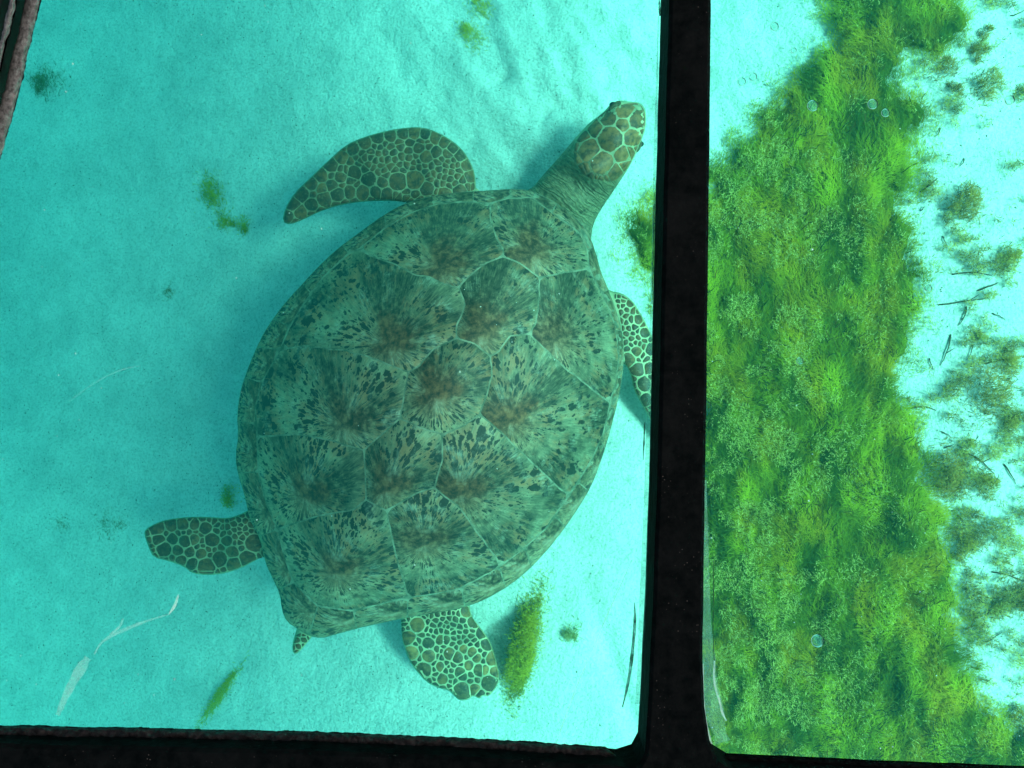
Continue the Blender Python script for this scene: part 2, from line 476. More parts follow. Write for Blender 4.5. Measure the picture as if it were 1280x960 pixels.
_nt.links.new(_t.outputs[0], _out.inputs[0])
_d = _nt.nodes.new('ShaderNodeBsdfDiffuse'); _d.inputs[0].default_value = (.03, .04, .04, 1)
_m = _nt.nodes.new('ShaderNodeMixShader'); _m.inputs[0].default_value = SHADE; _t.inputs[0].default_value = (1, 1, 1, 1)
_nt.links.new(_d.outputs[0], _m.inputs[1]); _nt.links.new(_t.outputs[0], _m.inputs[2]); _nt.links.new(_m.outputs[0], _out.inputs[0])
M_GRIT = mat_noise('dark_grit', (0.06, 0.07, 0.055), (0.20, 0.20, 0.16), 30)
M_SHELLGRIT = mat_noise('shell_grit', (0.5, 0.5, 0.45), (0.8, 0.8, 0.74), 30)

# ------------------------------------------------------------------ sea bed
_pr = np.random.default_rng(5)
PITS = [(float(_pr.normal(0.05, .30)), float(_pr.normal(0.80, .16)), float(_pr.uniform(.008, .022)), float(_pr.uniform(.003, .009))) for _ in range(46)]
PITS += [(float(_pr.uniform(-1.25, .35)), float(_pr.uniform(-.9, .9)), float(_pr.uniform(.008, .018)), float(_pr.uniform(.002, .005))) for _ in range(40)]
def ground(x, y):
    x, y = np.asarray(x, float), np.asarray(y, float)
    base = -0.40 + 0.49 * sstep(-1.7, 0.35, x) - 0.03 * y
    base = base + 0.16 * sstep(0.35, 1.1, x)
    base = base + 0.028 * (fbm(x * 1.7, y * 1.7, 3, 3) - 0.5) + 0.016 * (fbm(x * 8, y * 8, 9, 3) - 0.5)
    # scoured dimples and ripples in front of the turtle
    u = 0.80 * x + 0.6 * y; w = -0.6 * x + 0.80 * y
    m = np.exp(-(((x - 0.15) / 0.42) ** 2 + ((y - 0.82) / 0.34) ** 2))
    base = base + m * 0.040 * (fbm(u * 26, w * 9, 21, 3) - 0.5)
    m2 = np.exp(-(((x - 0.28) / 0.22) ** 2 + ((y + 0.78) / 0.30) ** 2))
    base = base - m2 * 0.016 * np.exp(-((x - 0.27 + 0.35 * (y + 0.75)) / 0.02) ** 2)
    for cx_, cy_, rr_, dd_ in PITS:
        base = base - dd_ * np.exp(-(((x - cx_) ** 2 + (y - cy_) ** 2) / rr_ ** 2) ** 1.0)
    # low ring ridge pushed up left of the shell
    q = np.hypot((x + 0.76) / 0.17, (y + 0.03) / 0.085)
    base = base + 0.006 * np.exp(-((q - 1) / 0.16) ** 2) - 0.006 * np.exp(-(q / 0.8) ** 2)
    return base
def G(px, py, lift=0.0):
    px, py = np.asarray(px, float), np.asarray(py, float)
    z = np.zeros_like(px)
    for _ in range(6):
        p = P(px, py, z); z = ground(p[..., 0], p[..., 1]) + lift
    return P(px, py, z)

def axis_lines(a, far, step):
    core = np.arange(-a, a + step / 2, step)
    out = [a]; s = step
    while out[-1] < far: s *= 1.35; out.append(min(out[-1] + s, far))
    o = np.array(out[1:]); return np.concatenate([-o[::-1], core, o])
gx = axis_lines(1.75, 15, 0.0095); gy = axis_lines(1.4, 15, 0.0095)
X, Y = np.meshgrid(gx, gy)
Z = ground(X, Y)
nx, ny = len(gx), len(gy)
i0 = (np.arange(ny - 1)[:, None] * nx + np.arange(nx - 1)[None, :]).ravel()
sb = mesh_obj('sea_bed', np.stack([X.ravel(), Y.ravel(), Z.ravel()], -1), np.stack([i0, i0 + 1, i0 + nx + 1, i0 + nx], -1), M_SAND, origin=(0, 0, 0))
tag(sb, 'pale coral sand sea bed under shallow turquoise water', kind='structure')

def grit(name, n, mat, smin, smax, seed, label, dens):
    r = np.random.default_rng(seed)
    px, py = r.uniform(-60, 1340, n * 3), r.uniform(-60, 1020, n * 3)
    keep = r.random(n * 3) < dens(px, py)
    px, py = px[keep][:n], py[keep][:n]; n = len(px)
    c = G(px, py)
    s = smin + (smax - smin) * r.random(n) ** 3
    base = np.array([(1, 0, 0), (0, 1, 0), (-1, 0, 0), (0, -1, 0), (0, 0, .7), (0, 0, -.5)])
    fc = np.array([(0, 1, 4), (1, 2, 4), (2, 3, 4), (3, 0, 4), (1, 0, 5), (2, 1, 5), (3, 2, 5), (0, 3, 5)])
    v = base[None] * s[:, None, None] * r.uniform(0.6, 1.4, (n, 6, 1))
    th = r.uniform(0, 6.28, n); ct, st = np.cos(th), np.sin(th)
    vx = v[..., 0] * ct[:, None] - v[..., 1] * st[:, None] * 0.6; vy = v[..., 0] * st[:, None] + v[..., 1] * ct[:, None] * 0.6
    v = np.stack([vx, vy, v[..., 2]], -1) + c[:, None]
    f = (fc[None] + 6 * np.arange(n)[:, None, None]).reshape(-1, 3)
    o = mesh_obj(name, v.reshape(-1, 3), f, mat, origin=(0, 0, 0), smooth=False)
    tag(o, label, kind='stuff')
grit('sand_grit', 9000, M_GRIT, 0.0007, 0.0030, 4, 'tiny dark grit strewn over the pale sand',
     lambda x, y: 0.15 + 0.85 * sstep(0.42, 0.62, fbm(x / 90, y / 90, 5, 3)) * np.where(x < 560, 1, 0.35))
grit('shell_grit', 1500, M_SHELLGRIT, 0.0008, 0.0030, 5, 'tiny white shell fragments strewn over the sand', lambda x, y: 0.6 + 0 * x)

# ------------------------------------------------------------------ turtle: outlines traced in photo pixels
TURTLE = empty('sea_turtle', P(545, 510, 0.12))
tag(TURTLE, 'green sea turtle with mottled brown shell swimming over pale sand', 'turtle')

SHELL = [(612,238),(635,236),(662,237),(690,250),(713,266),(733,285),(744,312),(751,340),(762,365),(772,392),(780,425),(780,455),
 (775,490),(769,515),(757,560),(741,605),(720,640),(695,675),(665,709),(640,730),(610,748),(585,758),(555,765),(520,770),(490,776),
 (462,782),(445,786),(420,793),(402,798),(386,795),(373,787),(358,777),(352,762),(350,742),(340,722),(331,702),(325,672),(312,650),(306,620),
 (297,592),(294,570),(298,545),(296,520),(300,490),(308,465),(318,440),(330,415),(345,393),(360,374),(376,357),(396,335),(420,312),
 (450,290),(480,268),(510,252),(540,245),(575,240)]
SHELL = chaikin(SHELL, 1)
CEN = np.array([543.0, 505.0])
_th = np.linspace(-math.pi, math.pi, 361)
def _radius(t):
    d = np.array([math.cos(t), math.sin(t)]); best = 0
    a = SHELL; b = np.roll(SHELL, -1, 0)
    for p, q in zip(a, b):
        v = q - p; den = d[0] * v[1] - d[1] * v[0]
        if abs(den) < 1e-9: continue
        w = p - CEN
        s = (w[0] * v[1] - w[1] * v[0]) / den; u = (w[0] * d[1] - w[1] * d[0]) / den
        if 0 <= u <= 1 and s > best: best = s
    return best
_R = np.array([_radius(t) for t in _th])
k = np.ones(9) / 9
_Rs = np.convolve(np.concatenate([_R[-5:-1], _R, _R[1:5]]), k, 'valid')
Z_RIM, H_DOME = 0.215, 0.27
AX = np.array([0.495, -0.869])                      # tail -> head in picture space
def shell_z(p):
    p = np.asarray(p, float); d = p - CEN
    th = np.arctan2(d[:, 1], d[:, 0]); rr = np.hypot(d[:, 0], d[:, 1])
    sharp = np.interp(th, _th, _R); soft = np.interp(th, _th, _Rs)
    w = sstep(0.6, 1.0, rr / sharp)
    r = np.clip(rr / (sharp * w + soft * (1 - w)), 0, 1)
    z = H_DOME * (1 - r ** 2.15) ** 0.82
    lat = d[:, 0] * AX[1] - d[:, 1] * AX[0]
    z = z + 0.010 * np.exp(-(lat / 20) ** 2) * (1 - r ** 2)        # low keel along the back
    z = z + 0.006 * np.exp(-((r - 0.965) / 0.03) ** 2)             # rolled rim
    lon = d @ AX
    return Z_RIM + z + 0.00005 * lon

BODY = [(662,239),(682,215),(703,192),(720,171),(737,153),(751,143),(758,136),(764,129),(774,125),(787,127),(799,128),(806,134),(808,146),(807,160),(803,173),(796,190),
 (787,208),(776,225),(766,240),(755,256),(745,272),(739,290),(738,330),(745,352),(763,364),(777,366),(790,375),(800,390),(809,407),(820,430),(832,460),(843,500),(850,540),(851,570),(846,583),(838,572),
 (825,546),(811,521),(800,502),(791,484),(790,473),(785,461),(779,453),(765,455),(750,500),(725,580),(690,640),(640,700),(600,725),(586,748),(589,770),
 (597,780),(610,797),(616,810),(622,832),(625,849),(620,860),(611,871),(604,869),(599,874),(592,869),(585,875),(574,876),(567,869),(561,863),(548,860),
 (533,853),(518,836),(511,825),(505,808),(502,795),(501,770),(490,745),(450,745),(412,765),(398,782),(391,795),(382,806),(372,817),(366,817),(365,806),
 (371,786),(375,768),(365,745),(345,705),(335,697),(328,696),(320,700),(302,710),(280,717),(260,719),(240,717),(230,708),(210,701),(192,697),
 (186,685),(180,668),(182,661),(195,654),(210,649),(235,646),(260,646),(285,648),(300,643),(314,636),(330,600),(330,520),(370,420),(430,340),(505,285),(540,262),
 (516,254),(493,251),(470,251),(443,253),(421,257),(398,265),(378,275),(362,281),(353,277),(356,261),(368,241),(387,223),(409,202),(432,181),(455,171),(484,163),
 (511,159),(529,159),(547,165),(566,176),(580,189),(588,202),(594,217),(595,240),(630,246)]
BODY = chaikin(BODY, 1)
# control points: px, py, centre height, half thickness, rounding width in pixels
CTRL = np.array([
 (540,510,.20,.085,60),(640,330,.22,.07,60),(450,680,.19,.06,60),(690,500,.20,.06,60),(400,480,.20,.06,60),
 (660,262,.15,.045,40),(700,272,.15,.045,42),(712,246,.165,.05,42),(742,198,.215,.058,38),(725,285,.14,.04,30),(770,165,.24,.056,36),(795,140,.24,.045,30),
 (560,215,.20,.026,20),(490,205,.18,.019,20),(420,230,.15,.012,16),(360,272,.13,.006,10),
 (785,400,.18,.022,18),(820,470,.155,.015,16),(845,560,.13,.007,10),
 (560,760,.15,.022,20),(565,820,.11,.014,18),(585,868,.09,.006,10),
 (310,670,.15,.020,20),(250,680,.11,.014,18),(190,672,.09,.006,10),
 (385,785,.16,.022,14),(370,812,.14,.011,9)], float)
def body_params(p):
    p = np.asarray(p, float)
    d2 = ((p[:, None, :] - CTRL[None, :, :2]) ** 2).sum(-1) + 60.0
    w = 1 / d2 ** 1.7
    w /= w.sum(1, keepdims=True)
    return w @ CTRL[:, 2], w @ CTRL[:, 3], w @ CTRL[:, 4]
def body_t(p):
    zc, T, w = body_params(p)
    d = dist(p, BODY)
    q = np.clip(1 - d / w, 0, 1)
    return zc, T * np.sqrt(np.clip(1 - q * q, 0, 1))
NECK_A = np.array([700.0, 250.0]); NECK_D = np.array([0.62, -0.785])
def neck_mask(p):
    lon = (p - NECK_A) @ NECK_D
    lat = (p[:, 0] - NECK_A[0]) * NECK_D[1] - (p[:, 1] - NECK_A[1]) * NECK_D[0]
    return sstep(-70, -20, lon) * (1 - sstep(58, 84, lon)) * (np.abs(lat) < 75), lon, lat
def body_top(p):
    p = np.asarray(p, float)
    zc, t = body_t(p)
    m, lon, lat = neck_mask(p)
    wr = np.sin(lon / 1.25 + 1.6 * np.sin(lat / 23) + 3.0 * vnoise(lon / 14, lat / 30, 5)) * 0.0042
    z = zc + t
    # cheeks and brow over the eye
    z = z + 0.006 * np.exp(-((p[:, 0] - 768) ** 2 + (p[:, 1] - 137) ** 2) / 60.0)
    return z
def body_bot(p):
    zc, t = body_t(p)
    return zc - t * 0.8
bv, bf = closed_sheet(resample(BODY, 3.2), 3.4, body_top, body_bot)
bpx = np.stack([bv[:, 0] / (HC - bv[:, 2]) * F + 640, 480 - bv[:, 1] / (HC - bv[:, 2]) * F], -1)
nm, lo_, la_ = neck_mask(bpx)
lf_ = (1 - sstep(590, 605, bpx[:, 0])) * (bpx[:, 1] < 300) * 0.62
rl_ = (bpx[:, 0] < 340) * (bpx[:, 1] > 500) * 0.35
body = mesh_obj('body', bv, bf, M_SKIN, TURTLE, col=np.stack([np.maximum(nm, np.maximum(lf_, rl_)), np.where(nm > 0.02, np.clip((lo_ + 80) / 200, 0, 1), 1.0), np.clip((la_ + 80) / 160, 0, 1)], -1))

def patch(poly, h, zf, lift, edge_px, sink=0.0012):
    """A raised plate draped on the height function zf, its rim sunk just below it."""
    v, f, bd = triangulate(poly, h)
    d = dist(v, poly)
    z = zf(v) + np.where(bd, -sink, lift * np.sqrt(np.clip(d / edge_px, 0, 1)))
    return P(v[:, 0], v[:, 1], z), f

# --- carapace and scutes
def shell_bot(p): return np.full(len(p), Z_RIM) - 0.06 * np.sqrt(np.clip(dist(p, SHELL) / 60, 0, 1)) 
sv, sf = closed_sheet(resample(SHELL, 5), 6, shell_z, shell_bot)
carapace = mesh_obj('carapace', sv, sf, M_SEAM, TURTLE)

e = {}   # named seam junctions / lines
V1T = [(612,254),(634,248),(665,247)]
V1R = [(665,247),(690,266),(724,290),(734,311),(737,336)]
V1B = [(737,336),(705,341),(674,347)]
V1V2 = [(674,347),(649,328),(629,320)]
V1L = [(629,320),(629,311),(620,295),(613,273),(612,254)]
V2L1 = [(629,320),(609,328),(590,342),(573,359)]
V2L2 = [(573,359),(581,379),(577,395),(571,407),(570,423)]
V2V3 = [(570,423),(593,429),(613,445)]
V2R2 = [(613,445),(624,439),(637,420),(662,417)]
V2R1 = [(662,417),(670,404),(674,376),(674,347)]
V3L1 = [(570,423),(542,436),(524,457),(510,465)]
V3L2 = [(510,465),(506,490),(500,523)]
V3V4 = [(500,523),(526,535),(553,543)]
V3R2 = [(553,543),(580,532),(600,517)]
V3R1 = [(600,517),(608,495),(615,470),(613,445)]
V4L1 = [(500,523),(478,542),(455,563)]
V4L2 = [(455,563),(457,595),(457,625)]
V4B1 = [(457,625),(483,638)]
V4B2 = [(483,638),(523,615),(543,610)]
V4R = [(543,610),(553,575),(553,543)]
C1R_b = [(662,417),(684,439),(709,462),(743,489),(763,504)]
C2R_b = [(600,517),(633,547),(667,580),(700,611),(712,618)]
C3R_b = [(543,610),(573,633),(600,670),(620,697),(624,709)]
C4R_b = [(483,638),(493,687),(510,747)]
C1L_b = [(573,359),(556,356),(536,346),(517,343),(492,329),(464,320),(449,311)]
C2L_b = [(510,465),(496,460),(467,448),(430,438),(380,432),(350,437)]
C3L_b = [(455,563),(413,550),(370,543),(321,546)]
C4L_b = [(457,625),(443,637),(397,645),(347,661)]
OR1 = [(737,336),(750,362),(765,395),(772,425),(773,455),(769,482),(763,504)]
OR2 = [(763,504),(755,540),(740,575),(722,602),(712,618)]
OR3 = [(712,618),(683,660),(653,687),(624,709)]
OR4 = [(624,709),(577,735),(540,743),(510,747)]
OV5 = [(510,747),(476,755),(442,764),(413,760),(397,758),(367,728),(355,695),(347,661)]
OL4 = [(347,661),(333,630),(323,590),(321,546)]
OL3 = [(321,546),(319,510),(327,478),(350,437)]
OL2 = [(350,437),(362,408),(380,379),(405,345),(436,316),(449,311)]
OL1 = [(449,311),(483,284),(511,267),(542,256),(575,252),(612,254)]
def R_(l): return l[::-1]
def join(*ls):
    out = []
    for l in ls:
        for q in l:
            if not out or out[-1] != q: out.append(q)
    if out[0] == out[-1]: out.pop()
    return out
SCUTES = [
 (join(V1R, V1B, V1V2, V1L, V1T), (664,318)),
 (join(V1V2, V2L1, V2L2, V2V3, V2R2, V2R1), (598,418)),
 (join(V2V3, R_(V3R1), R_(V3R2), R_(V3V4), R_(V3L2), R_(V3L1)), (543,494)),
 (join(V3V4, R_(V4R), R_(V4B2), R_(V4B1), R_(V4L2), R_(V4L1)), (482,612)),
 (join(V4B1, C4R_b, OV5, R_(C4L_b)), (420,715)),
 (join(R_(V1B), OR1, R_(C1R_b), V2R1), (692,426)),
 (join(C1R_b, OR2, R_(C2R_b), V3R1, V2R2), (636,527)),
 (join(C2R_b, OR3, R_(C3R_b), V4R, V3R2), (575,617)),
 (join(C3R_b, OR4, R_(C4R_b), V4B2), (530,680)),
 (join(R_(V1L), V2L1, C1L_b, OL1), (551,337)),
 (join(R_(V2L2), C1L_b, R_(OL2), R_(C2L_b), R_(V3L1)), (487,431)),
 (join(C2L_b, R_(OL3), R_(C3L_b), R_(V4L1), R_(V3L2)), (430,532)),
 (join(C3L_b, R_(OL4), R_(C4L_b), R_(V4L2)), (382,620)),
]
def wobble(poly, s):
    """small irregularities along a seam that both neighbours share"""
    p = resample(poly, 5)
    n = np.stack([fbm(p[:, 0] / 9, p[:, 1] / 9, 31, 2) - .5, fbm(p[:, 0] / 9, p[:, 1] / 9, 57, 2) - .5], -1)
    return p + n * s
def scute(poly, areola, mat, inset=0.85, h=7, lift=0.0045, edge=7):
    p = np.asarray(poly, float)
    p = wobble(p, 2.2)
    p = offset_in(chaikin(p, 1), inset)
    p = p[::2] if len(p) > 90 else p
    v, f = patch(resample(p, h * .8), h, shell_z, lift, edge, 0.0001)
    a = np.array([areola], float)
    org = P(a[:, 0], a[:, 1], shell_z(a))[0]
    return mesh_obj('scute', v, f, mat, carapace, origin=org)
for poly, ar in SCUTES: scute(poly, ar, M_SCUTE)

# marginal scutes between the inner seam ring and the rim
ring = join(OR1, OR2, OR3, OR4, OV5, OL4, OL3, OL2, OL1, V1T, V1R)
ring = resample(ring, 4)
cuts = [((636,248),(636,236)),((690,266),(697,255)),((734,311),(744,308)),((751,364),(762,362)),((771,415),(779,412)),((771,470),(778,474)),((762,507),(769,513)),
 ((752,550),(758,560)),((722,603),(735,613)),((697,645),(706,660)),((655,686),(665,708)),((624,709),(632,735)),((578,735),(580,759)),((510,747),(508,773)),((442,764),(446,786)),
 ((397,758),(385,795)),((367,728),(350,735)),((347,661),(325,672)),((323,590),(297,592)),((320,530),(297,528)),((327,478),(306,470)),((350,437),(322,432)),((362,408),(341,399)),
 ((388,367),(377,356)),((436,316),(426,307)),((483,284),(478,269)),((542,256),(540,245)),((590,253),(590,239))]
def nearest(loop, q): return int(((loop - np.array(q)) ** 2).sum(1).argmin())
shell_r = resample(SHELL, 4)
if area(ring) * area(shell_r) < 0: ring = ring[::-1]
def arc(loop, i, j):
    n = len(loop)
    fwd = (j - i) % n
    if fwd <= n // 2: return [loop[(i + k) % n] for k in range(fwd + 1)]
    return [loop[(i - k) % n] for k in range((i - j) % n + 1)]
for (a0, a1), (b0, b1) in zip(cuts, cuts[1:] + cuts[:1]):
    inn = arc(ring, nearest(ring, a0), nearest(ring, b0)); outr = arc(shell_r, nearest(shell_r, a1), nearest(shell_r, b1))
    poly = np.array(inn + outr[::-1])
    poly = offset_in(poly, 0.7)
    c = poly.mean(0)
    v, f = patch(resample(poly, 4.5), 5, shell_z, 0.0028, 4, 0.0001)
    a = np.array([np.array(inn).mean(0) * .4 + c * .6])
    mesh_obj('marginal_scute', v, f, M_MARG, carapace, origin=P(a[:, 0], a[:, 1], shell_z(a))[0] + np.array([0.03, -0.02, 0]))

# --- scales: power-diagram cells on the limbs, each a small raised plate
def clip_half(poly, n, c):
    """keep points with dot(p, n) <= c"""
    out = []
    m = len(poly)
    for i in range(m):
        p, q = poly[i], poly[(i + 1) % m]
        dp, dq = p[0]*n[0] + p[1]*n[1] - c, q[0]*n[0] + q[1]*n[1] - c
        if dp <= 0: out.append(p)
        if (dp < 0 < dq) or (dq < 0 < dp):
            t = dp / (dp - dq); out.append((p[0] + (q[0]-p[0])*t, p[1] + (q[1]-p[1])*t))
    return out
BIG_COUNT = 0
small_v, small_f = {}, {}
def scale_cells(region, sites, radii, gap):
    S = np.array(sites, float); Rr = np.array(radii, float)
    reg = [tuple(q) for q in region]
    for i in range(len(S)):
        d = np.linalg.norm(S - S[i], axis=1)
        nb = [j for j in np.argsort(d)[1:26] if d[j] < Rr[i] * 2.2 + Rr[j] * 2.2 + 14]
        cell = reg
        for j in nb:
            n = (S[j] - S[i]) / d[j]
            t = (d[j] ** 2 + Rr[i] ** 2 - Rr[j] ** 2) / (2 * d[j])
            cell = clip_half(cell, n, float(S[i] @ n) + t - gap)
            if len(cell) < 3: break
        if len(cell) < 3: continue
        c = np.array(cell)
        if abs(area(c)) < 5: continue
        yield i, c
def fill_sites(region, sites, radii, rfun, seed, tries=5000):
    r = np.random.default_rng(seed)
    lo, hi = region.min(0), region.max(0)
    S, Rr = list(sites), list(radii)
    cand = r.uniform(lo, hi, (tries, 2)); cand = cand[inside(cand, region)]
    for c in cand:
        rc = rfun(c)
        A = np.array(S) if S else np.zeros((0, 2))
        if len(A) and (np.linalg.norm(A - c, axis=1) < (np.array(Rr) * 0.95 + rc * 0.85)).any(): continue
        S.append(tuple(c)); Rr.append(rc)
    return S, Rr
def add_scales(region, sites, radii, mat, gap=0.75, name='flipper_scale', lift=0.0016, rounding=2, min_px=8.5):
    for i, c in scale_cells(region, sites, radii, gap):
        c = resample(c, 7)
        c = chaikin(c, rounding if len(c) < 9 else 1)
        if len(c) > 26: c = c[::2]
        size = min(np.ptp(c[:, 0]), np.ptp(c[:, 1]))
        span = math.sqrt(abs(area(c)))
        if span > 17:
            v, f = patch(c, 5, body_top, lift, 4, 0.0002)
        else:
            m = c.mean(0); r2 = m + (c - m) * 0.72
            pts = np.vstack([c, r2, [m]])
            z = body_top(pts); n = len(c)
            z[:n] -= 0.0002; z[n:2*n] += lift; z[2*n] += lift * 1.15
            v = P(pts[:, 0], pts[:, 1], z); f = []
            s = -1 if area(c) > 0 else 1
            for k_ in range(n):
                k2 = (k_ + 1) % n
                q = [(k_, k2, n + k2), (k_, n + k2, n + k_), (n + k_, n + k2, 2 * n)]
                f += q if s > 0 else [t[::-1] for t in q]
        if span >= min_px:
            mesh_obj(name, v, f, mat, body)
        else:
            b = small_v.setdefault(mat.name, []); off = sum(len(x) for x in b)
            b.append(v); small_f.setdefault(mat.name, []).extend([tuple(int(a) + off for a in t) for t in f])

def limb(poly): return offset_in(chaikin(poly, 1), 1.3)
# left front flipper
LF = limb([(353,277),(356,261),(368,241),(387,223),(409,202),(432,181),(455,171),(484,163),(511,159),(529,159),(547,165),(566,176),(580,189),(588,202),(594,217),(595,244),(540,250),(512,256),
 (493,251),(470,251),(443,253),(421,257),(398,265),(378,275),(362,281)])
big = [(584,206,8),(577,193,9),(567,184,9),(588,220,7),(556,176,9),(545,171,9),(532,167,8),(518,165,8),(503,166,8),(488,169,8),(472,172,8),(456,178,8),(441,186,8),(427,196,8),(414,207,8),
 (401,219,8),(389,230,8),(377,242,9),(366,256,8),(361,270,7),(375,266,8),(390,256,8),(405,249,9),(422,243,9),(438,240,8),(453,241,9),(470,240,8),(483,242,8),(498,227,12),(518,225,12),(534,236,9),
 (462,224,9),(443,215,8),(425,222,7),(416,232,7),(560,192,6),(545,190,7),(532,196,8),(524,186,7),(478,229,7),(575,240,9),(556,243,9),(402,236,6)]
S, Rr = fill_sites(LF, [b[:2] for b in big], [b[2] for b in big], lambda c: 2.7 + 1.6 * random.random(), 3)
add_scales(LF, S, Rr, M_SC_DARK, 0.30)
# right front flipper
RF = limb([(764,366),(777,367),(790,375),(800,390),(809,407),(820,430),(832,460),(843,500),(850,540),(851,570),(846,583),(838,572),(825,546),(811,521),(800,502),(791,484),(790,473),(785,461),(779,453),(776,400)])
big = [(798,400,6),(806,416,7),(815,436,8),(826,462,9),(836,490,9),(843,520,9),(847,552,9),(843,572,7),(786,449,9),(795,440,7),(797,462,9),(805,480,9),(808,500,8),(818,520,9),(830,540,9),(812,460,8),(822,490,9),(832,515,9)]
S, Rr = fill_sites(RF, [b[:2] for b in big], [b[2] for b in big], lambda c: 2.6 + 1.2 * random.random(), 5)
add_scales(RF, S, Rr, M_SC_DARK, 0.6)
# rear left flipper
RL = limb([(325,640),(314,636),(300,643),(285,648),(260,646),(235,646),(210,649),(195,654),(182,661),(180,668),(186,685),(192,697),(210,701),(230,708),(240,717),(260,719),(280,717),(302,710),(320,700),(335,697)])
big = [(196,660,10),(214,656,8),(228,655,8),(244,656,7),(256,660,8),(198,674,8),(205,687,10),(222,688,7),(216,674,7),(231,677,8),(243,674,7),(265,675,9),(252,692,7),(258,709,12),(275,699,10),(290,690,8),
 (292,706,10),(310,699,11),(318,679,12),(284,676,7),(241,705,7),(226,700,6),(237,690,6)]
S, Rr = fill_sites(RL, [b[:2] for b in big], [b[2] for b in big], lambda c: 2.6 + 1.5 * random.random(), 8)
add_scales(RL, S, Rr, M_SC_DARK, 0.45)
# rear right flipper
RRF = limb([(500,768),(501,795),(505,808),(511,825),(518,836),(533,853),(548,860),(561,863),(567,869),(574,876),(585,875),(592,869),(599,874),(604,869),(611,871),(620,860),(625,849),(622,832),(616,810),(610,797),(597,780),(589,768),(585,752)])
big = [(522,781,10),(510,797,9),(515,816,9),(529,838,11),(536,820,9),(535,804,8),(562,817,8),(572,822,8),(577,863,11),(612,854,11),(593,861,7),(599,838,8),(590,815,7),(580,812,6),(608,805,8),(616,824,9),
 (603,791,8),(592,778,8),(583,764,8),(575,840,7),(553,849,7),(550,833,6),(605,838,7),(601,868,6),(557,800,6),(551,800,6),(619,840,8),(578,845,6),(586,832,6),(596,822,6)]
S, Rr = fill_sites(RRF, [b[:2] for b in big], [b[2] for b in big], lambda c: 2.4 + 1.3 * random.random(), 11)
add_scales(RRF, S, Rr, M_SC_BRIGHT, 0.55)
# head
HD = offset_in(chaikin([(737,160),(750,146),(762,137),(775,133),(788,130),(799,131),(804,138),(805,148),(804,160),(800,173),(793,190),(785,206),(776,219),(766,226),(752,224),(738,222),(728,214),(720,200),(718,186),(724,172)], 1), -1.6)
big = [(763,173,15),(735,187,13),(752,205,14),(743,160,9),(727,170,9),(760,146,11),(780,137,12),(797,150,12),(779,155,8),(792,172,11),(779,193,9),(768,216,9),(788,190,6),(782,207,5),(728,214,5),(740,221,4),
 (752,223,4),(757,222,3),(796,186,4),(802,166,4),(745,221,3),(775,224,4),(720,196,5),(722,183,5),(733,212,3)]
S, Rr = [b[:2] for b in big], [b[2] for b in big]
add_scales(HD, S, Rr, M_SC_HEAD, 0.45, 'head_scale', 0.0022, 1)
# tail
TL = limb([(391,796),(382,806),(372,817),(366,817),(365,806),(371,788)])
S, Rr = fill_sites(TL, [(373,808),(380,800)], [4, 4], lambda c: 3.2, 15)
add_scales(TL, S, Rr, M_SC_DARK, 0.5, 'tail_scale')
for mname, vs in small_v.items():
    o = mesh_obj('small_scales', np.vstack(vs), small_f[mname], bpy.data.materials[mname], body)
    o['kind'] = 'stuff'

# eyes
def uv_sphere(c, r, sx=1, sy=1, sz=1, seg=16, rings=10):
    v = [(c[0], c[1], c[2] + r * sz)]
    for i in range(1, rings):
        ph = math.pi * i / rings
        for j in range(seg):
            th = 2 * math.pi * j / seg
            v.append((c[0] + r*sx*math.sin(ph)*math.cos(th), c[1] + r*sy*math.sin(ph)*math.sin(th), c[2] + r*sz*math.cos(ph)))
    v.append((c[0], c[1], c[2] - r * sz))
    f = [(0, 1 + j, 1 + (j + 1) % seg) for j in range(seg)]
    for i in range(rings - 2):
        a = 1 + i * seg
        for j in range(seg): f.append((a + j, a + seg + j, a + seg + (j + 1) % seg, a + (j + 1) % seg))
    a = 1 + (rings - 2) * seg
    f += [(a + j, len(v) - 1, a + (j + 1) % seg) for j in range(seg)]
    return np.array(v), f
M_LID = mat_noise('eyelid_skin', (0.03, 0.035, 0.02), (0.13, 0.12, 0.06), 150)
for (ex, ey, ez) in ((766.5, 131.0, .262), (800, 180, .228)):
    v, f = uv_sphere(P(ex, ey, ez), 0.0068, 1.3, 1.0, 0.8)
    mesh_obj('eye', v, f, M_EYE, body)
    v, f = uv_sphere((0, 0, 0), 0.0095, 1.75, .8, 0.75)
    a_ = math.radians(38 if ex < 780 else 70); R2 = np.array([[math.cos(a_), -math.sin(a_), 0], [math.sin(a_), math.cos(a_), 0], [0, 0, 1]])
    v = v @ R2.T + P(ex + (2.0 if ex < 780 else -2.5), ey + 2.0, ez + .004)
    mesh_obj('eyelid', v, f, M_LID, body)

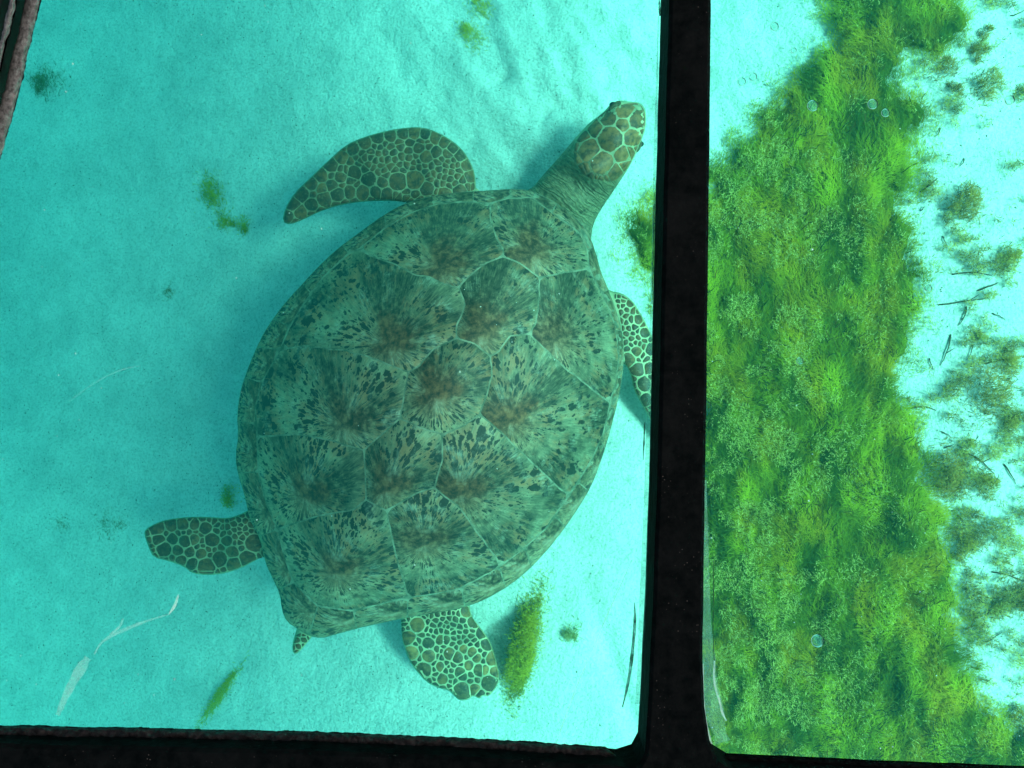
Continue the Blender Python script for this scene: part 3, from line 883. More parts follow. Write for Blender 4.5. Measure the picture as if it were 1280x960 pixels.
# ------------------------------------------------------------------ algae
def strands(cx, cy, base, length, width, ang, rise, curl, colr, r, segs=4):
    """ribbons rooted at world points base (n,3); returns verts, quads, colours"""
    n = len(base)
    t = np.linspace(0, 1, segs + 1)
    a = ang[:, None] + curl[:, None] * t[None] * 2 + r.normal(0, .12, (n, segs + 1))
    step = (length / segs)[:, None]
    dx = np.cumsum(np.cos(a) * step, 1) - np.cos(a) * step; dy = np.cumsum(np.sin(a) * step, 1) - np.sin(a) * step
    z = base[:, 2:3] + rise[:, None] * np.sin(t * 1.9)[None] 
    x = base[:, 0:1] + dx; y = base[:, 1:2] + dy
    w = width[:, None] * np.interp(np.linspace(0, 1, segs + 1), [0, .25, .5, .75, 1], [0.6, 1, 0.9, 0.6, 0.15])[None] / 2
    tw = r.uniform(-1, 1, (n, 1)) * 0.35
    nxv, nyv = -np.sin(a) * w, np.cos(a) * w
    zz = w * tw
    L = np.stack([x + nxv, y + nyv, z + zz], -1); Rt = np.stack([x - nxv, y - nyv, z - zz], -1)
    v = np.stack([L, Rt], 2).reshape(n, -1, 3)
    q = np.array([(2*i, 2*i+1, 2*i+3, 2*i+2) for i in range(segs)])
    f = (q[None] + (2 * (segs + 1)) * np.arange(n)[:, None, None]).reshape(-1, 4)
    c = np.repeat(colr[:, None, :], 2 * (segs + 1), 1).reshape(-1, 3)
    return v.reshape(-1, 3), f, c

MAT_POLY = chaikin([(1010,-90),(1018,0),(1040,35),(1030,62),(1000,78),(965,108),(950,135),(930,160),(905,185),(880,215),(850,232),(815,238),(790,255),(772,285),(768,310),(778,335),(795,362),(818,385),(845,400),
 (860,430),(858,600),(862,800),(850,960),(840,1060),(1420,1060),(1400,930),(1290,915),(1240,868),(1222,820),(1205,755),(1205,700),(1190,645),(1172,595),(1162,540),(1140,512),(1128,480),(1150,440),(1158,400),(1162,335),
 (1152,292),(1132,265),(1146,232),(1152,195),(1168,160),(1156,118),(1128,112),(1140,86),(1170,76),(1202,58),(1222,20),(1230,-90)], 1)
CLUMP_A = (np.array([[0.9,0.1]]))
def mat_height(px, py):
    p = np.stack([px, py], -1)
    s = np.where(inside(p, MAT_POLY), 1, -1) * dist(p, MAT_POLY)
    s = s + (fbm(px / 24, py / 24, 41, 4) - 0.5) * 52
    env = sstep(-6, 46, s)
    h = 0.012 + 0.034 * env * (0.25 + 1.1 * fbm(px / 60, py / 95, 77, 4))
    h += 0.024 * env * (fbm(px / 17, py / 34, 83, 4) - 0.5)
    return h, s, env
r = np.random.default_rng(21)
# the mound the filaments grow on
def G_arr(px, py, lift):
    z = np.zeros_like(px)
    for _ in range(6):
        p = P(px, py, z); z = ground(p[..., 0], p[..., 1]) + lift
    return P(px, py, z)
sx_, sy_ = np.arange(740, 1430, 4.0), np.arange(-95, 1065, 4.0)
gX, gY = np.meshgrid(sx_, sy_)
hh, ss, en = mat_height(gX.ravel(), gY.ravel())
lift = np.where(ss > 2, hh - 0.012, -0.02)
lift = -0.02 + (hh + 0.004) * sstep(4, 26, ss)
mv = G_arr(gX.ravel(), gY.ravel(), lift)
n_x = len(sx_)
ii = (np.arange(len(sy_) - 1)[:, None] * n_x + np.arange(n_x - 1)[None, :]).ravel()
ok = (ss[ii] > -6) | (ss[ii + 1] > -6) | (ss[ii + n_x] > -6)
fq = np.stack([ii, ii + n_x, ii + n_x + 1, ii + 1], -1)[ok]
tone = fbm(gX.ravel() / 22, gY.ravel() / 40, 91, 4)[:, None]
mc = np.array([0.02, 0.055, 0.012]) * (1 - tone) * 1.4 + np.array([0.30, 0.36, 0.02]) * tone
base_v, base_f, base_c = mv, fq, mc
used = np.zeros(len(mv), bool); used[fq.ravel()] = True
remap = np.cumsum(used) - 1
o = mesh_obj('algae_bed', mv[used], remap[fq], M_ALGAE, col=mc[used], origin=(0.6, 0, 0))
tag(o, 'thick bed of bright green algae growing on the sand', kind='stuff')

def algae_strands(n, palette_fn, lmin, lmax, wmin, wmax, lift0, rise0, seed, mask_fn=None, angf=None, name='algae_filaments', label=''):
    r = np.random.default_rng(seed)
    px, py = r.uniform(745, 1400, n * 2), r.uniform(-80, 1040, n * 2)
    h, s, env = mat_height(px, py)
    keep = (s > -12) & (r.random(n * 2) < sstep(-14, 22, s))
    if mask_fn is not None: keep &= r.random(n * 2) < mask_fn(px, py)
    px, py, h, s = px[keep], py[keep], h[keep], s[keep]
    b = G_arr(px, py, np.maximum(0.0005, -0.02 + (h + 0.004) * sstep(4, 26, s)) + 0.006 * r.random(len(px)) + lift0)
    m = len(px)
    if angf is None:
        ang = math.radians(95) + (fbm(px / 60, py / 80, 61, 3) - 0.5) * 5.0 + r.normal(0, .55, m)
    else: ang = angf(px, py, r)
    ln = r.uniform(lmin, lmax, m) * (0.4 + 0.6 * sstep(-3, 30, s)); wd = r.uniform(wmin, wmax, m)
    c = palette_fn(px, py, r)
    eg = (np.exp(-(np.maximum(s, 0) / 14) ** 2) * .6)[:, None]
    c = c * (1 - eg) + np.array([0.48, 0.44, 0.05]) * eg
    v, f, c = strands(px, py, b, ln, wd, ang, rise0 * r.uniform(.2, 1.2, m), r.normal(0, .5, m), c, r, 2 if lmax < .012 else 4)
    o = mesh_obj(name, v, f, M_ALGAE, col=c, origin=(0.6, 0, 0))
    tag(o, label, kind='stuff')
def lerp(a, b, t): return np.asarray(a) * (1 - t[:, None]) + np.asarray(b) * t[:, None]
def pal_green(px, py, r):
    t = np.clip((fbm(px / 26, py / 48, 91, 5) - 0.5) * 2.8 + 0.5 + r.normal(0, .09, len(px)), 0, 1)
    c = lerp((0.11, 0.18, 0.02), (0.56, 0.60, 0.035), t)
    y = np.clip((fbm(px / 30, py / 55, 17, 4) - 0.5) * 5, 0, 1) * (.4 + .6 * r.random(len(px)))
    return lerp((0, 0, 0), (1, 1, 1), np.zeros(len(px))) + c * (1 - y[:, None]) + np.array([0.66, 0.50, 0.03]) * y[:, None]
def pal_pale(px, py, r):
    t = r.random(len(px))
    return lerp((0.50, 0.50, 0.07), (0.88, 0.80, 0.28), t)
def pal_dark(px, py, r):
    return lerp((0.035, 0.07, 0.015), (0.20, 0.13, 0.025), r.random(len(px)) ** 2)
algae_strands(170000, pal_green, 0.005, 0.022, 0.0006, 0.0015, 0.0, 0.006, 31, label='fine green algae filaments swept along the algae bed')
algae_strands(4500, pal_dark, 0.010, 0.03, 0.001, 0.0026, 0.006, 0.012, 32, lambda x, y: sstep(0.48, 0.64, fbm(x / 26, y / 40, 12, 3)), name='dark_algae_filaments', label='dark algae filaments in the hollows of the algae bed')
pale_m = lambda x, y: sstep(0.49, 0.58, 0.5 * fbm(x / 40, y / 40, 14, 3) + 0.5 * fbm(x / 11, y / 15, 15, 3)) * (0.16 + 0.9 * np.exp(-((x - 950) / 85) ** 2)) 
algae_strands(190000, pal_pale, 0.002, 0.009, 0.0007, 0.0017, 0.006, 0.010, 33, pale_m, lambda x, y, r: r.uniform(0, 6.28, len(x)), 'pale_algae_fluff', 'pale fluffy algae tips matted over the green bed')

TUFT_R = np.random.default_rng(77)
def tuft(px, py, rad, c0, c1, label, group=None, n=None, ang=None, spread=1.0, aspect=1.0, tilt=0.0, name='algae_tuft', cat='algae tuft', hgt=1.0):
    r = TUFT_R
    n = n or int(60 + rad * rad * 1.0)
    kc = max(4, int(rad / 3.0))                       # ragged lobes
    ca, cq = r.uniform(0, 6.28, kc), rad * 0.62 * np.sqrt(r.random(kc))
    lob = r.integers(0, kc, n)
    sg = rad * 0.20 * r.uniform(.4, 1.9, kc)[lob]
    qx = (cq * np.cos(ca))[lob] * aspect + r.normal(0, 1, n) * sg * (aspect if rad > 40 else 1)
    qy = (cq * np.sin(ca))[lob] + r.normal(0, 1, n) * sg * 1.3
    x = px + qx * math.cos(tilt) - qy * math.sin(tilt); y = py + qx * math.sin(tilt) + qy * math.cos(tilt)
    c = G_arr(x, y, 0.0)
    q = np.hypot(qx, qy)
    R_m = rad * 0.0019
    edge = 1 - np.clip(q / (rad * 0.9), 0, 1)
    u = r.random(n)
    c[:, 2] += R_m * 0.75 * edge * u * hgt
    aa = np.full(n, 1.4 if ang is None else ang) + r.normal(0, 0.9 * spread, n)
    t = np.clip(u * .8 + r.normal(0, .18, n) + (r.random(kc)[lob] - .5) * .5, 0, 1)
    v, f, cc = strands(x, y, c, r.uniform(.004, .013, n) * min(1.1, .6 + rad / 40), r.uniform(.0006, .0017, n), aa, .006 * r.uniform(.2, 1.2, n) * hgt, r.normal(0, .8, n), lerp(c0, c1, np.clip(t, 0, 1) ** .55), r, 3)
    o = mesh_obj(name, v, f, M_ALGAE, col=cc, origin=G(px, py))
    return tag(o, label, cat, group)
GR, YG = (0.20, 0.26, 0.04), (0.62, 0.54, 0.06)
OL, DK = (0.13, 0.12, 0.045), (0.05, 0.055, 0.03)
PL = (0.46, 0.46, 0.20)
g1 = 'small algae tufts on the sand left of the turtle'
tuft(267, 240, 23, GR, YG, 'soft green algae tuft, largest of the trio left of the shell', g1, ang=1.9, aspect=0.6, tilt=-.3)
tuft(285, 281, 15, GR, YG, 'green algae tuft at the lower left of the trio below the front flipper tip', g1, ang=1.8, aspect=.7)
tuft(306, 279, 14, GR, YG, 'green algae tuft nearest the shell in the trio below the front flipper tip', g1, ang=1.6, aspect=.7)
tuft(58, 104, 24, (0.10, 0.13, 0.06), (0.24, 0.28, 0.10), 'dark blurry algae tuft beside the grey sealant in the top left corner')
tuft(284, 622, 17, GR, YG, 'small green algae tuft just above the rear left flipper', ang=1.2, aspect=.6)
tuft(276, 868, 50, (0.30, 0.34, 0.05), (0.62, 0.56, 0.08), 'faint diagonal yellow-green algae streak near the bottom frame', ang=-2.3, aspect=.16, tilt=.62, n=900, hgt=.3)
tuft(653, 808, 66, (0.05, 0.10, 0.02), YG, 'long dense olive green algae clump beside the rear right flipper', ang=1.45, aspect=0.30, tilt=.24, n=8000, hgt=1.3)
tuft(714, 792, 17, (0.16, 0.22, 0.07), PL, 'small pale algae tuft between the shell and the middle bar', ang=1.4, aspect=.6)
tuft(589, 42, 25, PL, YG, 'pale yellow algae wisp at the top, left of the ripples', ang=2.1, aspect=.4, tilt=-.55, n=420, hgt=.5)
tuft(602, 8, 20, PL, YG, 'pale algae wisp cut by the top edge, above the other wisp', ang=2.0, aspect=.4, tilt=-.5, n=300, hgt=.5)
tuft(140, 655, 26, (0.20, 0.22, 0.13), (0.32, 0.34, 0.22), 'faint grey-green algae smudge left of the rear left flipper', n=160, hgt=.2)
tuft(209, 369, 12, (0.20, 0.24, 0.12), (0.32, 0.34, 0.2), 'faint green algae speck left of the shell', n=70, hgt=.2)
tuft(78, 652, 15, (0.20, 0.22, 0.13), (0.30, 0.34, 0.22), 'faint grey-green algae smudge near the left edge', n=70, hgt=.2)
g2 = 'olive algae tufts on the sand right of the algae bed'
named = {
 (1183,84,15): 'round brown algae tuft left of a larger one near the top right',
 (1223,70,15): 'brown algae tuft just above the larger tuft near the top right',
 (1233,106,23): 'larger spreading brown algae tuft near the top right corner',
 (1193,112,11): 'narrow upright brown algae tuft below the round one near the top right',
 (1232,42,10): 'faint brown algae tuft highest on the right-hand sand',
 (1199,252,30): 'big olive algae tuft with a thick dark stem alone on bright sand',
 (1237,487,34): 'widest olive algae tuft on the right-hand sand, beside a dark hollow',
 (1177,590,32): 'dark olive tuft clinging to the ragged edge of the algae bed',
 (1273,750,28): 'dark round tuft cut by the right edge, low in the picture'}
rest = {(1262,318,20): 'olive brown tuft near the right edge, highest of the dense algae patch',
 (1257,452,20): 'small dark centred tuft just above the widest tuft on the right-hand sand',
 (1260,527,16): 'small olive tuft right below the widest tuft on the right-hand sand',
 (1232,603,20): 'ragged olive tuft just below the long slanting twig',
 (1203,683,22): 'ragged tuft between the algae bed edge and the long forked twig',
 (1250,757,18): 'small olive tuft between the forked twig and the low bright sand',
 (1272,890,20): 'lowest olive tuft, in the bottom right corner',
 (1210,560,14): 'little brown tuft at the left end of the long slanting twig',
 (1277,120,12): 'tiny brown tuft cut by the right edge beside a dark rimmed bubble',
 (1225,425,12): 'little dark tuft left of the small dark centred one'}
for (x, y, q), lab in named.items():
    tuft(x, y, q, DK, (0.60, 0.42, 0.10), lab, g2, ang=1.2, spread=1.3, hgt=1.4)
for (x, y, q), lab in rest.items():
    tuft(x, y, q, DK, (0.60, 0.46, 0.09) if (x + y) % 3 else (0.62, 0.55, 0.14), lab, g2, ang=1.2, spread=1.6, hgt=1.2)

def drift(n, c0, c1, seed, name, label, lo, hi, lift, lmin, lmax, wmin, wmax):
    r = np.random.default_rng(seed)
    px, py = r.uniform(1110, 1420, n * 4), r.uniform(-60, 1040, n * 4)
    _, s_, _ = mat_height(px, py)
    edge = np.exp(-(np.maximum(-s_, 0) / 45) ** 2)
    reg = 0.02 + 0.40 * sstep(270, 360, py) * sstep(1150, 1215, px + 25 * (fbm(px / 50, py / 50, 3, 2) - .5)) + 0.35 * edge + 0.12 * sstep(560, 700, py)
    nn = 0.55 * fbm(px / 34, py / 30, 66, 4) + 0.45 * fbm(px / 10, py / 10, 67, 3)
    reg = reg * (1 - 0.9 * np.exp(-(((px - 1180) / 34) ** 2 + ((py - 380) / 75) ** 2)) - 0.9 * np.exp(-(((px - 1235) / 40) ** 2 + ((py - 830) / 60) ** 2)))
    k = (s_ < 4) & (r.random(n * 4) < sstep(lo, hi, nn - 0.5 + 0.22 * (reg - 0.5)))
    px, py, nn = px[k][:n], py[k][:n], nn[k][:n]; m = len(px)
    b = G_arr(px, py, 0.001); b[:, 2] += lift * r.random(m) * sstep(.42, .62, nn)
    t = np.clip(r.random(m) + (fbm(px / 14, py / 14, 68, 2) - .5) * 1.4, 0, 1)
    v, f, cc = strands(px, py, b, r.uniform(lmin, lmax, m), r.uniform(wmin, wmax, m), r.uniform(0, 6.28, m), .006 * r.uniform(.1, 1, m), r.normal(0, .9, m), lerp(c0, c1, t), r, 3)
    tag(mesh_obj(name, v, f, M_ALGAE, col=cc, origin=(1.1, 0, 0)), label, kind='stuff')
drift(60000, (0.20, 0.15, 0.05), (0.66, 0.58, 0.16), 91, 'drift_algae', 'thin ragged olive algae drifted over the right-hand sand', 0.0, 0.13, 0.022, .003, .012, .0006, .0015)
drift(12000, (0.03, 0.03, 0.02), (0.12, 0.09, 0.04), 92, 'dark_drift_algae', 'dark algae scraps lying over the right-hand sand', 0.02, 0.13, 0.012, .003, .012, .0006, .0014)

# ------------------------------------------------------------------ twigs
def tube(pts, rad, seg=6):
    pts = np.asarray(pts, float); n = len(pts); v = []; f = []
    rad = np.asarray(rad, float) * np.ones(n)
    for i in range(n):
        t = pts[min(i + 1, n - 1)] - pts[max(i - 1, 0)]; t /= np.linalg.norm(t) + 1e-12
        up = np.array([0, 0, 1.0]) if abs(t[2]) < .9 else np.array([1.0, 0, 0])
        a = np.cross(t, up); a /= np.linalg.norm(a); b = np.cross(t, a)
        for j in range(seg):
            th = 2 * math.pi * j / seg; v.append(pts[i] + rad[i] * (math.cos(th) * a + math.sin(th) * b))
    for i in range(n - 1):
        for j in range(seg):
            f.append((i*seg + j, i*seg + (j+1) % seg, (i+1)*seg + (j+1) % seg, (i+1)*seg + j))
    f.append(tuple(range(seg))[::-1]); f.append(tuple((n-1)*seg + j for j in range(seg)))
    return np.array(v), f
TWIGS = [((1190,343),(1240,345)),((1173,381),(1237,372)),((1208,383),(1197,407)),((1188,418),(1175,457)),((1222,363),(1248,353)),((1200,563),(1243,593)),((1150,240),(1172,223)),((1151,264),(1156,258)),
 ((1162,448),(1167,463)),((1240,715),(1280,727)),((1222,747),(1232,755)),((1217,772),(1238,763)),((1207,787),(1217,773)),((1233,803),(1253,790)),((1213,834),(1227,835)),((1223,850),(1235,850)),((1263,20),(1280,13)),
 ((1206,268),(1211,273)),((1175,160),(1170,170)),((1205,198),(1200,208)),((1137,510),(1170,513)),((1240,392),(1257,400)),((1220,740),(1250,747)),((1178,295),(1184,308)),((1232,455),(1262,448)),((1196,643),(1206,652)),
 ((1176,540),(1188,547)),((1255,580),(1270,605)),((1180,560),(1192,556)),((1215,430),(1208,450))]
TW_L = {0:'longest straight dark twig, lying level between the two upper algae tufts',1:'long thin twig lying level just right of a bubble',5:'long slanting twig on open bright sand below the widest tuft',
 9:'long forked twig reaching the right edge of the picture',13:'thick short twig on the bright sand low on the right',16:'dark twig in the top right corner'}
TW_L.update({2:'curved upright twig just below the level thin twig', 3:'upright bent twig reaching down beside the edge of the algae bed', 4:'short slanting twig right of the upper level twigs', 6:'slanting twig at the bed edge near the big lone tuft', 11:'longer upper twig low on the right, beside the algae', 12:'slanting twig just below left of another, low on the right', 14:'lower level twig in the low bright sand', 15:'lowest of the short level twigs at the bed edge', 20:'dark twig clinging to the ragged edge notch of the bed'})
for i, (a, b) in enumerate(TWIGS):
    a, b = np.array(a, float), np.array(b, float)
    t = np.linspace(0, 1, 6)[:, None]
    L = np.linalg.norm(b - a)
    nrm = np.array([-(b - a)[1], (b - a)[0]]) / L
    q = a + (b - a) * t + nrm * (np.sin(t * 3.1) * random.uniform(-.10, .10) * L + rng.normal(0, .35, (6, 1)))
    w = G(q[:, 0], q[:, 1], 0.0012); w[:, 2] += np.sin(t[:, 0] * 3.1) * 0.003
    v, f = tube(w, np.array([1, 1, .9, .8, .6, .35]) * (0.0016 if L > 25 else 0.0012))
    if L > 35:
        k0 = len(v); w2 = G(np.linspace(q[3, 0], q[3, 0] + 9, 4), np.linspace(q[3, 1], q[3, 1] - 7, 4), .004); w2[:, 2] += [0, .004, .008, .01]
        v2, f2 = tube(w2, [.0012, .001, .0008, .0004]); v = np.vstack([v, v2]); f = f + [tuple(x + k0 for x in t_) for t_ in f2]
    o = mesh_obj('twig', v, f, M_TWIG)
    tag(o, TW_L.get(i, 'short dark twig lying on bright sand right of the algae bed'), 'twig', 'dead twigs scattered on the right-hand sand')

# ------------------------------------------------------------------ water
ZW = 1.392
def box(x0, x1, y0, y1, z0, z1):
    v = [(x0,y0,z0),(x1,y0,z0),(x1,y1,z0),(x0,y1,z0),(x0,y0,z1),(x1,y0,z1),(x1,y1,z1),(x0,y1,z1)]
    return v, [(3,2,1,0),(4,5,6,7),(0,1,5,4),(1,2,6,5),(2,3,7,6),(3,0,4,7)]
M_WATER, wnt, wout = mat_clear('sea_water', (1, 1, 1))
va = wnt.nodes.new('ShaderNodeVolumeAbsorption'); va.inputs['Color'].default_value = (0.08, 0.965, 0.925, 1); va.inputs['Density'].default_value = 0.62
vs = wnt.nodes.new('ShaderNodeVolumeScatter'); vs.inputs['Color'].default_value = (0.12, 0.97, 0.95, 1); vs.inputs['Density'].default_value = 0.042; vs.inputs['Anisotropy'].default_value = 0.2
ad = wnt.nodes.new('ShaderNodeAddShader')
wnt.links.new(va.outputs[0], ad.inputs[0]); wnt.links.new(vs.outputs[0], ad.inputs[1]); wnt.links.new(ad.outputs[0], wout.inputs['Volume'])
v, f = box(-14, 14, -14, 14, -1.2, ZW)
wat = mesh_obj('sea_water', v, f, M_WATER, origin=(0, 0, 0), smooth=False)
tag(wat, 'clear turquoise sea water over the sand', kind='structure')

_r = np.random.default_rng(12); _n = 170
_c = P(_r.uniform(0, 1280, _n), _r.uniform(0, 940, _n), _r.uniform(.55, 1.3, _n)); _s = _r.uniform(.0005, .0013, _n)
_b = np.array([(1, 0, 0), (0, 1, 0), (-1, 0, 0), (0, -1, 0), (0, 0, 1), (0, 0, -1)]); _f = np.array([(0, 1, 4), (1, 2, 4), (2, 3, 4), (3, 0, 4), (1, 0, 5), (2, 1, 5), (3, 2, 5), (0, 3, 5)])
_v = _c[:, None] + _b[None] * _s[:, None, None] * _r.uniform(.5, 1.3, (_n, 6, 1))
tag(mesh_obj('drifting_specks', _v.reshape(-1, 3), (_f[None] + 6 * np.arange(_n)[:, None, None]).reshape(-1, 3), M_SHELLGRIT, origin=(0, 0, 1), smooth=False), 'tiny pale specks drifting in the water', kind='stuff')

# ------------------------------------------------------------------ the boat with its glass bottom
BOAT = empty('glass_bottom_boat', (0, 0, 1.40))
tag(BOAT, 'glass bottomed boat seen from inside: black window frame with clear panes', 'boat')
ZG0, ZG1 = 1.398, 1.406       # pane
ZB0, ZB1 = 1.396, 1.432       # bars
def ragged(pts, amp, seed, h=5, sc=7.0):
    p = resample(np.array(pts, float), h, closed=False)
    e = np.gradient(p, axis=0); n = np.stack([-e[:, 1], e[:, 0]], -1); n /= np.linalg.norm(n, axis=1)[:, None] + 1e-9
    a = (fbm(np.arange(len(p)) / sc * h * .2 + seed * 13.7, np.zeros(len(p)), seed, 3) - .5) * 2 * amp
    return p + n * a[:, None]
def prism(poly, z0, z1, bev=0.0025):
    """extruded outline (picture pixels at z0) with a small chamfer, vertical sides"""
    p0 = P(np.asarray(poly)[:, 0], np.asarray(poly)[:, 1], z0)[:, :2]
    s = 1 if area(p0) > 0 else -1
    if s < 0: p0 = p0[::-1]
    inn = offset_in(p0, bev)
    n = len(p0)
    v = np.vstack([np.c_[p0, np.full(n, z0)], np.c_[p0, np.full(n, z1 - bev)], np.c_[inn, np.full(n, z1)]])
    f = []
    for i in range(n):
        j = (i + 1) % n
        f.append((i, j, n + j, n + i)); f.append((n + i, n + j, 2*n + j, 2*n + i))
    cap = delaunay_2d_cdt([Vector(q) for q in inn], [(i, (i+1) % n) for i in range(n)], [list(range(n))], 1, 1e-7)
    if len(cap[0]) == n:
        mp = [o_[0] for o_ in cap[3]]
        f += [tuple(2*n + mp[a] for a in t) for t in cap[2]]
        f += [tuple(mp[a] for a in t)[::-1] for t in cap[2]]
    else: f += [tuple(range(2*n, 3*n)), tuple(range(n))[::-1]]
    return v, f
# edges of the bars at glass level
CB_L = ragged([(830,-1200),(826,0),(822,150),(818,300),(815,450),(811,600),(807,720),(803,800),(800,870),(797,915),(789,930),(770,936)], .5, 1)
CB_R = ragged([(880,-1200),(875,0),(873,200),(871,350),(869,520),(867,640),(865,800),(867,860),(873,900),(884,926),(908,941)], .5, 2)
BB_T1 = ragged([(-700,888),(0,908),(200,912),(400,916),(600,925),(770,936)], 1.0, 3)
BB_T2 = ragged([(908,941),(1100,950),(1280,957),(1900,985)], 0.8, 4)
LB = ragged([(360,-1200),(48,0),(30,80),(14,140),(0,190),(-190,888)], 1.6, 5)
cross = list(map(tuple, CB_L)) + list(map(tuple, BB_T2[::1]))  # not used as one piece; the bars are separate
poly = np.vstack([CB_L, [(775, 980), (908, 980)], CB_R[::-1]])
v, f = prism(poly, ZB0, ZB1); mesh_obj('frame_bar', v, f, M_BLACK, BOAT, smooth=False)
poly = np.vstack([BB_T1, [(842, 938)], BB_T2, [(1900, 1060), (-700, 1060)]])
v, f = prism(poly, ZB0 + .002, ZB1 - .004); mesh_obj('frame_bar', v, f, M_BLACK, BOAT, smooth=False)
poly = np.vstack([LB + np.array([-11, -3]), [(-260, 888), (280, -1200)]])
v, f = prism(poly, ZB0, ZB1 - .006); mesh_obj('frame_bar', v, f, M_DECK, BOAT, smooth=False)

# lumpy sealant beads
def bead(line, wpx, z, hgt, mat, name, seed, seg=9, h=2.2, amp=.35):
    p = resample(np.array(line, float), h, closed=False); n = len(p)
    e = np.gradient(p, axis=0); nn = np.stack([-e[:, 1], e[:, 0]], -1); nn /= np.linalg.norm(nn, axis=1)[:, None] + 1e-9
    s = np.linspace(-1, 1, seg); V = []
    for j, u in enumerate(s):
        wv = wpx * .5 * (1 + amp * 2 * (fbm(np.arange(n) * h * .11, np.full(n, u * 1.3), seed, 4) - .5))
        wv = wv * np.clip((n - np.arange(n)) / 9.0, .15, 1)
        q = p + nn * (u * wv)[:, None]
        zz = z + hgt * math.sqrt(max(0, 1 - u * u)) * (0.5 + 1.0 * fbm(np.arange(n) * h * .16, np.full(n, u * 2.5 + 9), seed + 3, 4))
        V.append(P(q[:, 0], q[:, 1], zz))
    V = np.array(V); v = V.transpose(1, 0, 2).reshape(-1, 3)
    i = (np.arange(n - 1)[:, None] * seg + np.arange(seg - 1)[None]).ravel()
    f = np.stack([i, i + 1, i + seg + 1, i + seg], -1)
    k0 = len(v); vb = v.copy(); vb[:, 2] = z - .001
    v = np.vstack([v, vb]); f = np.vstack([f, f[:, ::-1] + k0])
    sd = np.arange(n - 1) * seg
    f = np.vstack([f, np.stack([sd, sd + seg, sd + seg + k0, sd + k0], -1), np.stack([sd + seg - 1, sd + seg - 1 + k0, sd + 2*seg - 1 + k0, sd + 2*seg - 1], -1)])
    return mesh_obj(name, v, f, mat, BOAT)
bead(LB + np.array([-7.5, -2]), 17, ZG1, .004, M_SEAL, 'sealant_bead', 6, h=1.2, amp=.2)['label'] = 'rough grey sealant bead'
bead(LB + np.array([-31, -9]), 7, ZB1 - .006, .003, M_SEAL, 'sealant_bead', 16, h=1.2, amp=.8)['label'] = 'thin speckled sealant bead'
bead(BB_T1[BB_T1[:, 0] < 770] + np.array([0, 9.0]), 19, ZG1, .006, M_TAR, 'sealant_bead', 8, h=1.6, amp=.07)['label'] = 'black mottled sealant bead'
bead(BB_T2 + np.array([0, 7.0]), 10, ZG1, .004, M_BLACK, 'sealant_bead', 9, h=2, amp=.12)

# panes
M_GLASS, _, _ = mat_clear('window_glass', (0.985, 1.0, 0.992))
def pane(poly):
    v, f = prism(poly, ZG0, ZG1, 0.0006)
    return mesh_obj('glass_pane', v, f, M_GLASS, BOAT, smooth=False)
pane([(420,-1200),(850,-1200),(830,0),(805,800),(800,935),(-190,912),(-8,190),(40,0)])
pane([(870,-1200),(868,0),(860,800),(875,940),(1880,975),(1880,-1200)])

# smears of sealant and scuffs on the glass
def ribbon(line, w, z, mat, name, label=None, th=.0006, seed=1):
    p = chaikin(np.array(line, float), 2, closed=False); n = len(p)
    e = np.gradient(p, axis=0); nn = np.stack([-e[:, 1], e[:, 0]], -1); nn /= np.linalg.norm(nn, axis=1)[:, None] + 1e-9
    t = np.linspace(0, 1, n)
    w = np.interp(t, np.linspace(0, 1, len(w)), w) * (0.7 + .6 * vnoise(t * 9, t * 0, seed)) / 2
    A, B = p + nn * w[:, None], p - nn * w[:, None]
    V = np.vstack([P(A[:, 0], A[:, 1], z), P(B[:, 0], B[:, 1], z), P(A[:, 0], A[:, 1], z - th), P(B[:, 0], B[:, 1], z - th)])
    f = []
    for i in range(n - 1):
        f += [(i, i+1, n+i+1, n+i), (2*n+i, 3*n+i, 3*n+i+1, 2*n+i+1), (i, 2*n+i, 2*n+i+1, i+1), (n+i, n+i+1, 3*n+i+1, 3*n+i)]
    o = mesh_obj(name, V, f, mat, BOAT, smooth=False)
    if label: o['label'] = label
M_SCUFF = mat_film('scuffed_glass', (0.85, 0.88, 0.85), 0.30, 90)
M_SCUFF2 = mat_film('scratched_glass', (0.95, 0.95, 0.9), 0.75, 90)
M_SMEAR_D = mat_film('dark_smear', (0.05, 0.13, 0.08), 0.85, 120)
M_SMEAR_L = mat_film('clear_smear', (0.45, 0.75, 0.62), 0.30, 70)
M_SMEAR_HL = mat_film('smear_highlight', (0.9, 0.97, 0.93), 0.85, 150)  # white film stands in for the highlight on wet sealant edges
ZS = ZG1 + .0012
ribbon([(223,743),(219,757),(211,768)], [1, 3.5, 1], ZS, M_SCUFF2, 'scratch', 'short bright curved scratch on the glass')
ribbon([(211,768),(190,774),(170,781),(140,794)], [1, 1.5, 4, 5], ZS, M_SCUFF, 'scratch')
ribbon([(154,773),(150,784),(137,793)], [1.5, 3, 1], ZS, M_SCUFF, 'scratch')
ribbon([(140,794),(125,804),(118,818)], [5, 2, 2], ZS, M_SCUFF, 'scratch')
ribbon([(110,822),(95,845),(82,870),(72,894)], [10, 11, 8, 6], ZS, M_SCUFF, 'scuff', 'wide faint pale scuff on the glass')
ribbon([(176,457),(150,462),(118,478),(86,502)], [.5, .7, .6, .4], ZS, M_SCUFF, 'scratch')
ribbon([(695,930),(712,880),(745,800),(790,700)], [.8, 1.4, 1.2, .6], ZS, M_SCUFF, 'scratch')
ribbon([(793,753),(794,775),(792,800),(789,830),(784,860),(778,884)], [1, 3, 3.5, 4, 3, 1.5], ZS, M_SMEAR_D, 'sealant_smear', 'thin dark curved smear left of the middle bar')
ribbon([(806,528),(805,550),(804,575)], [1, 2, 1], ZS, M_SMEAR_D, 'sealant_smear')
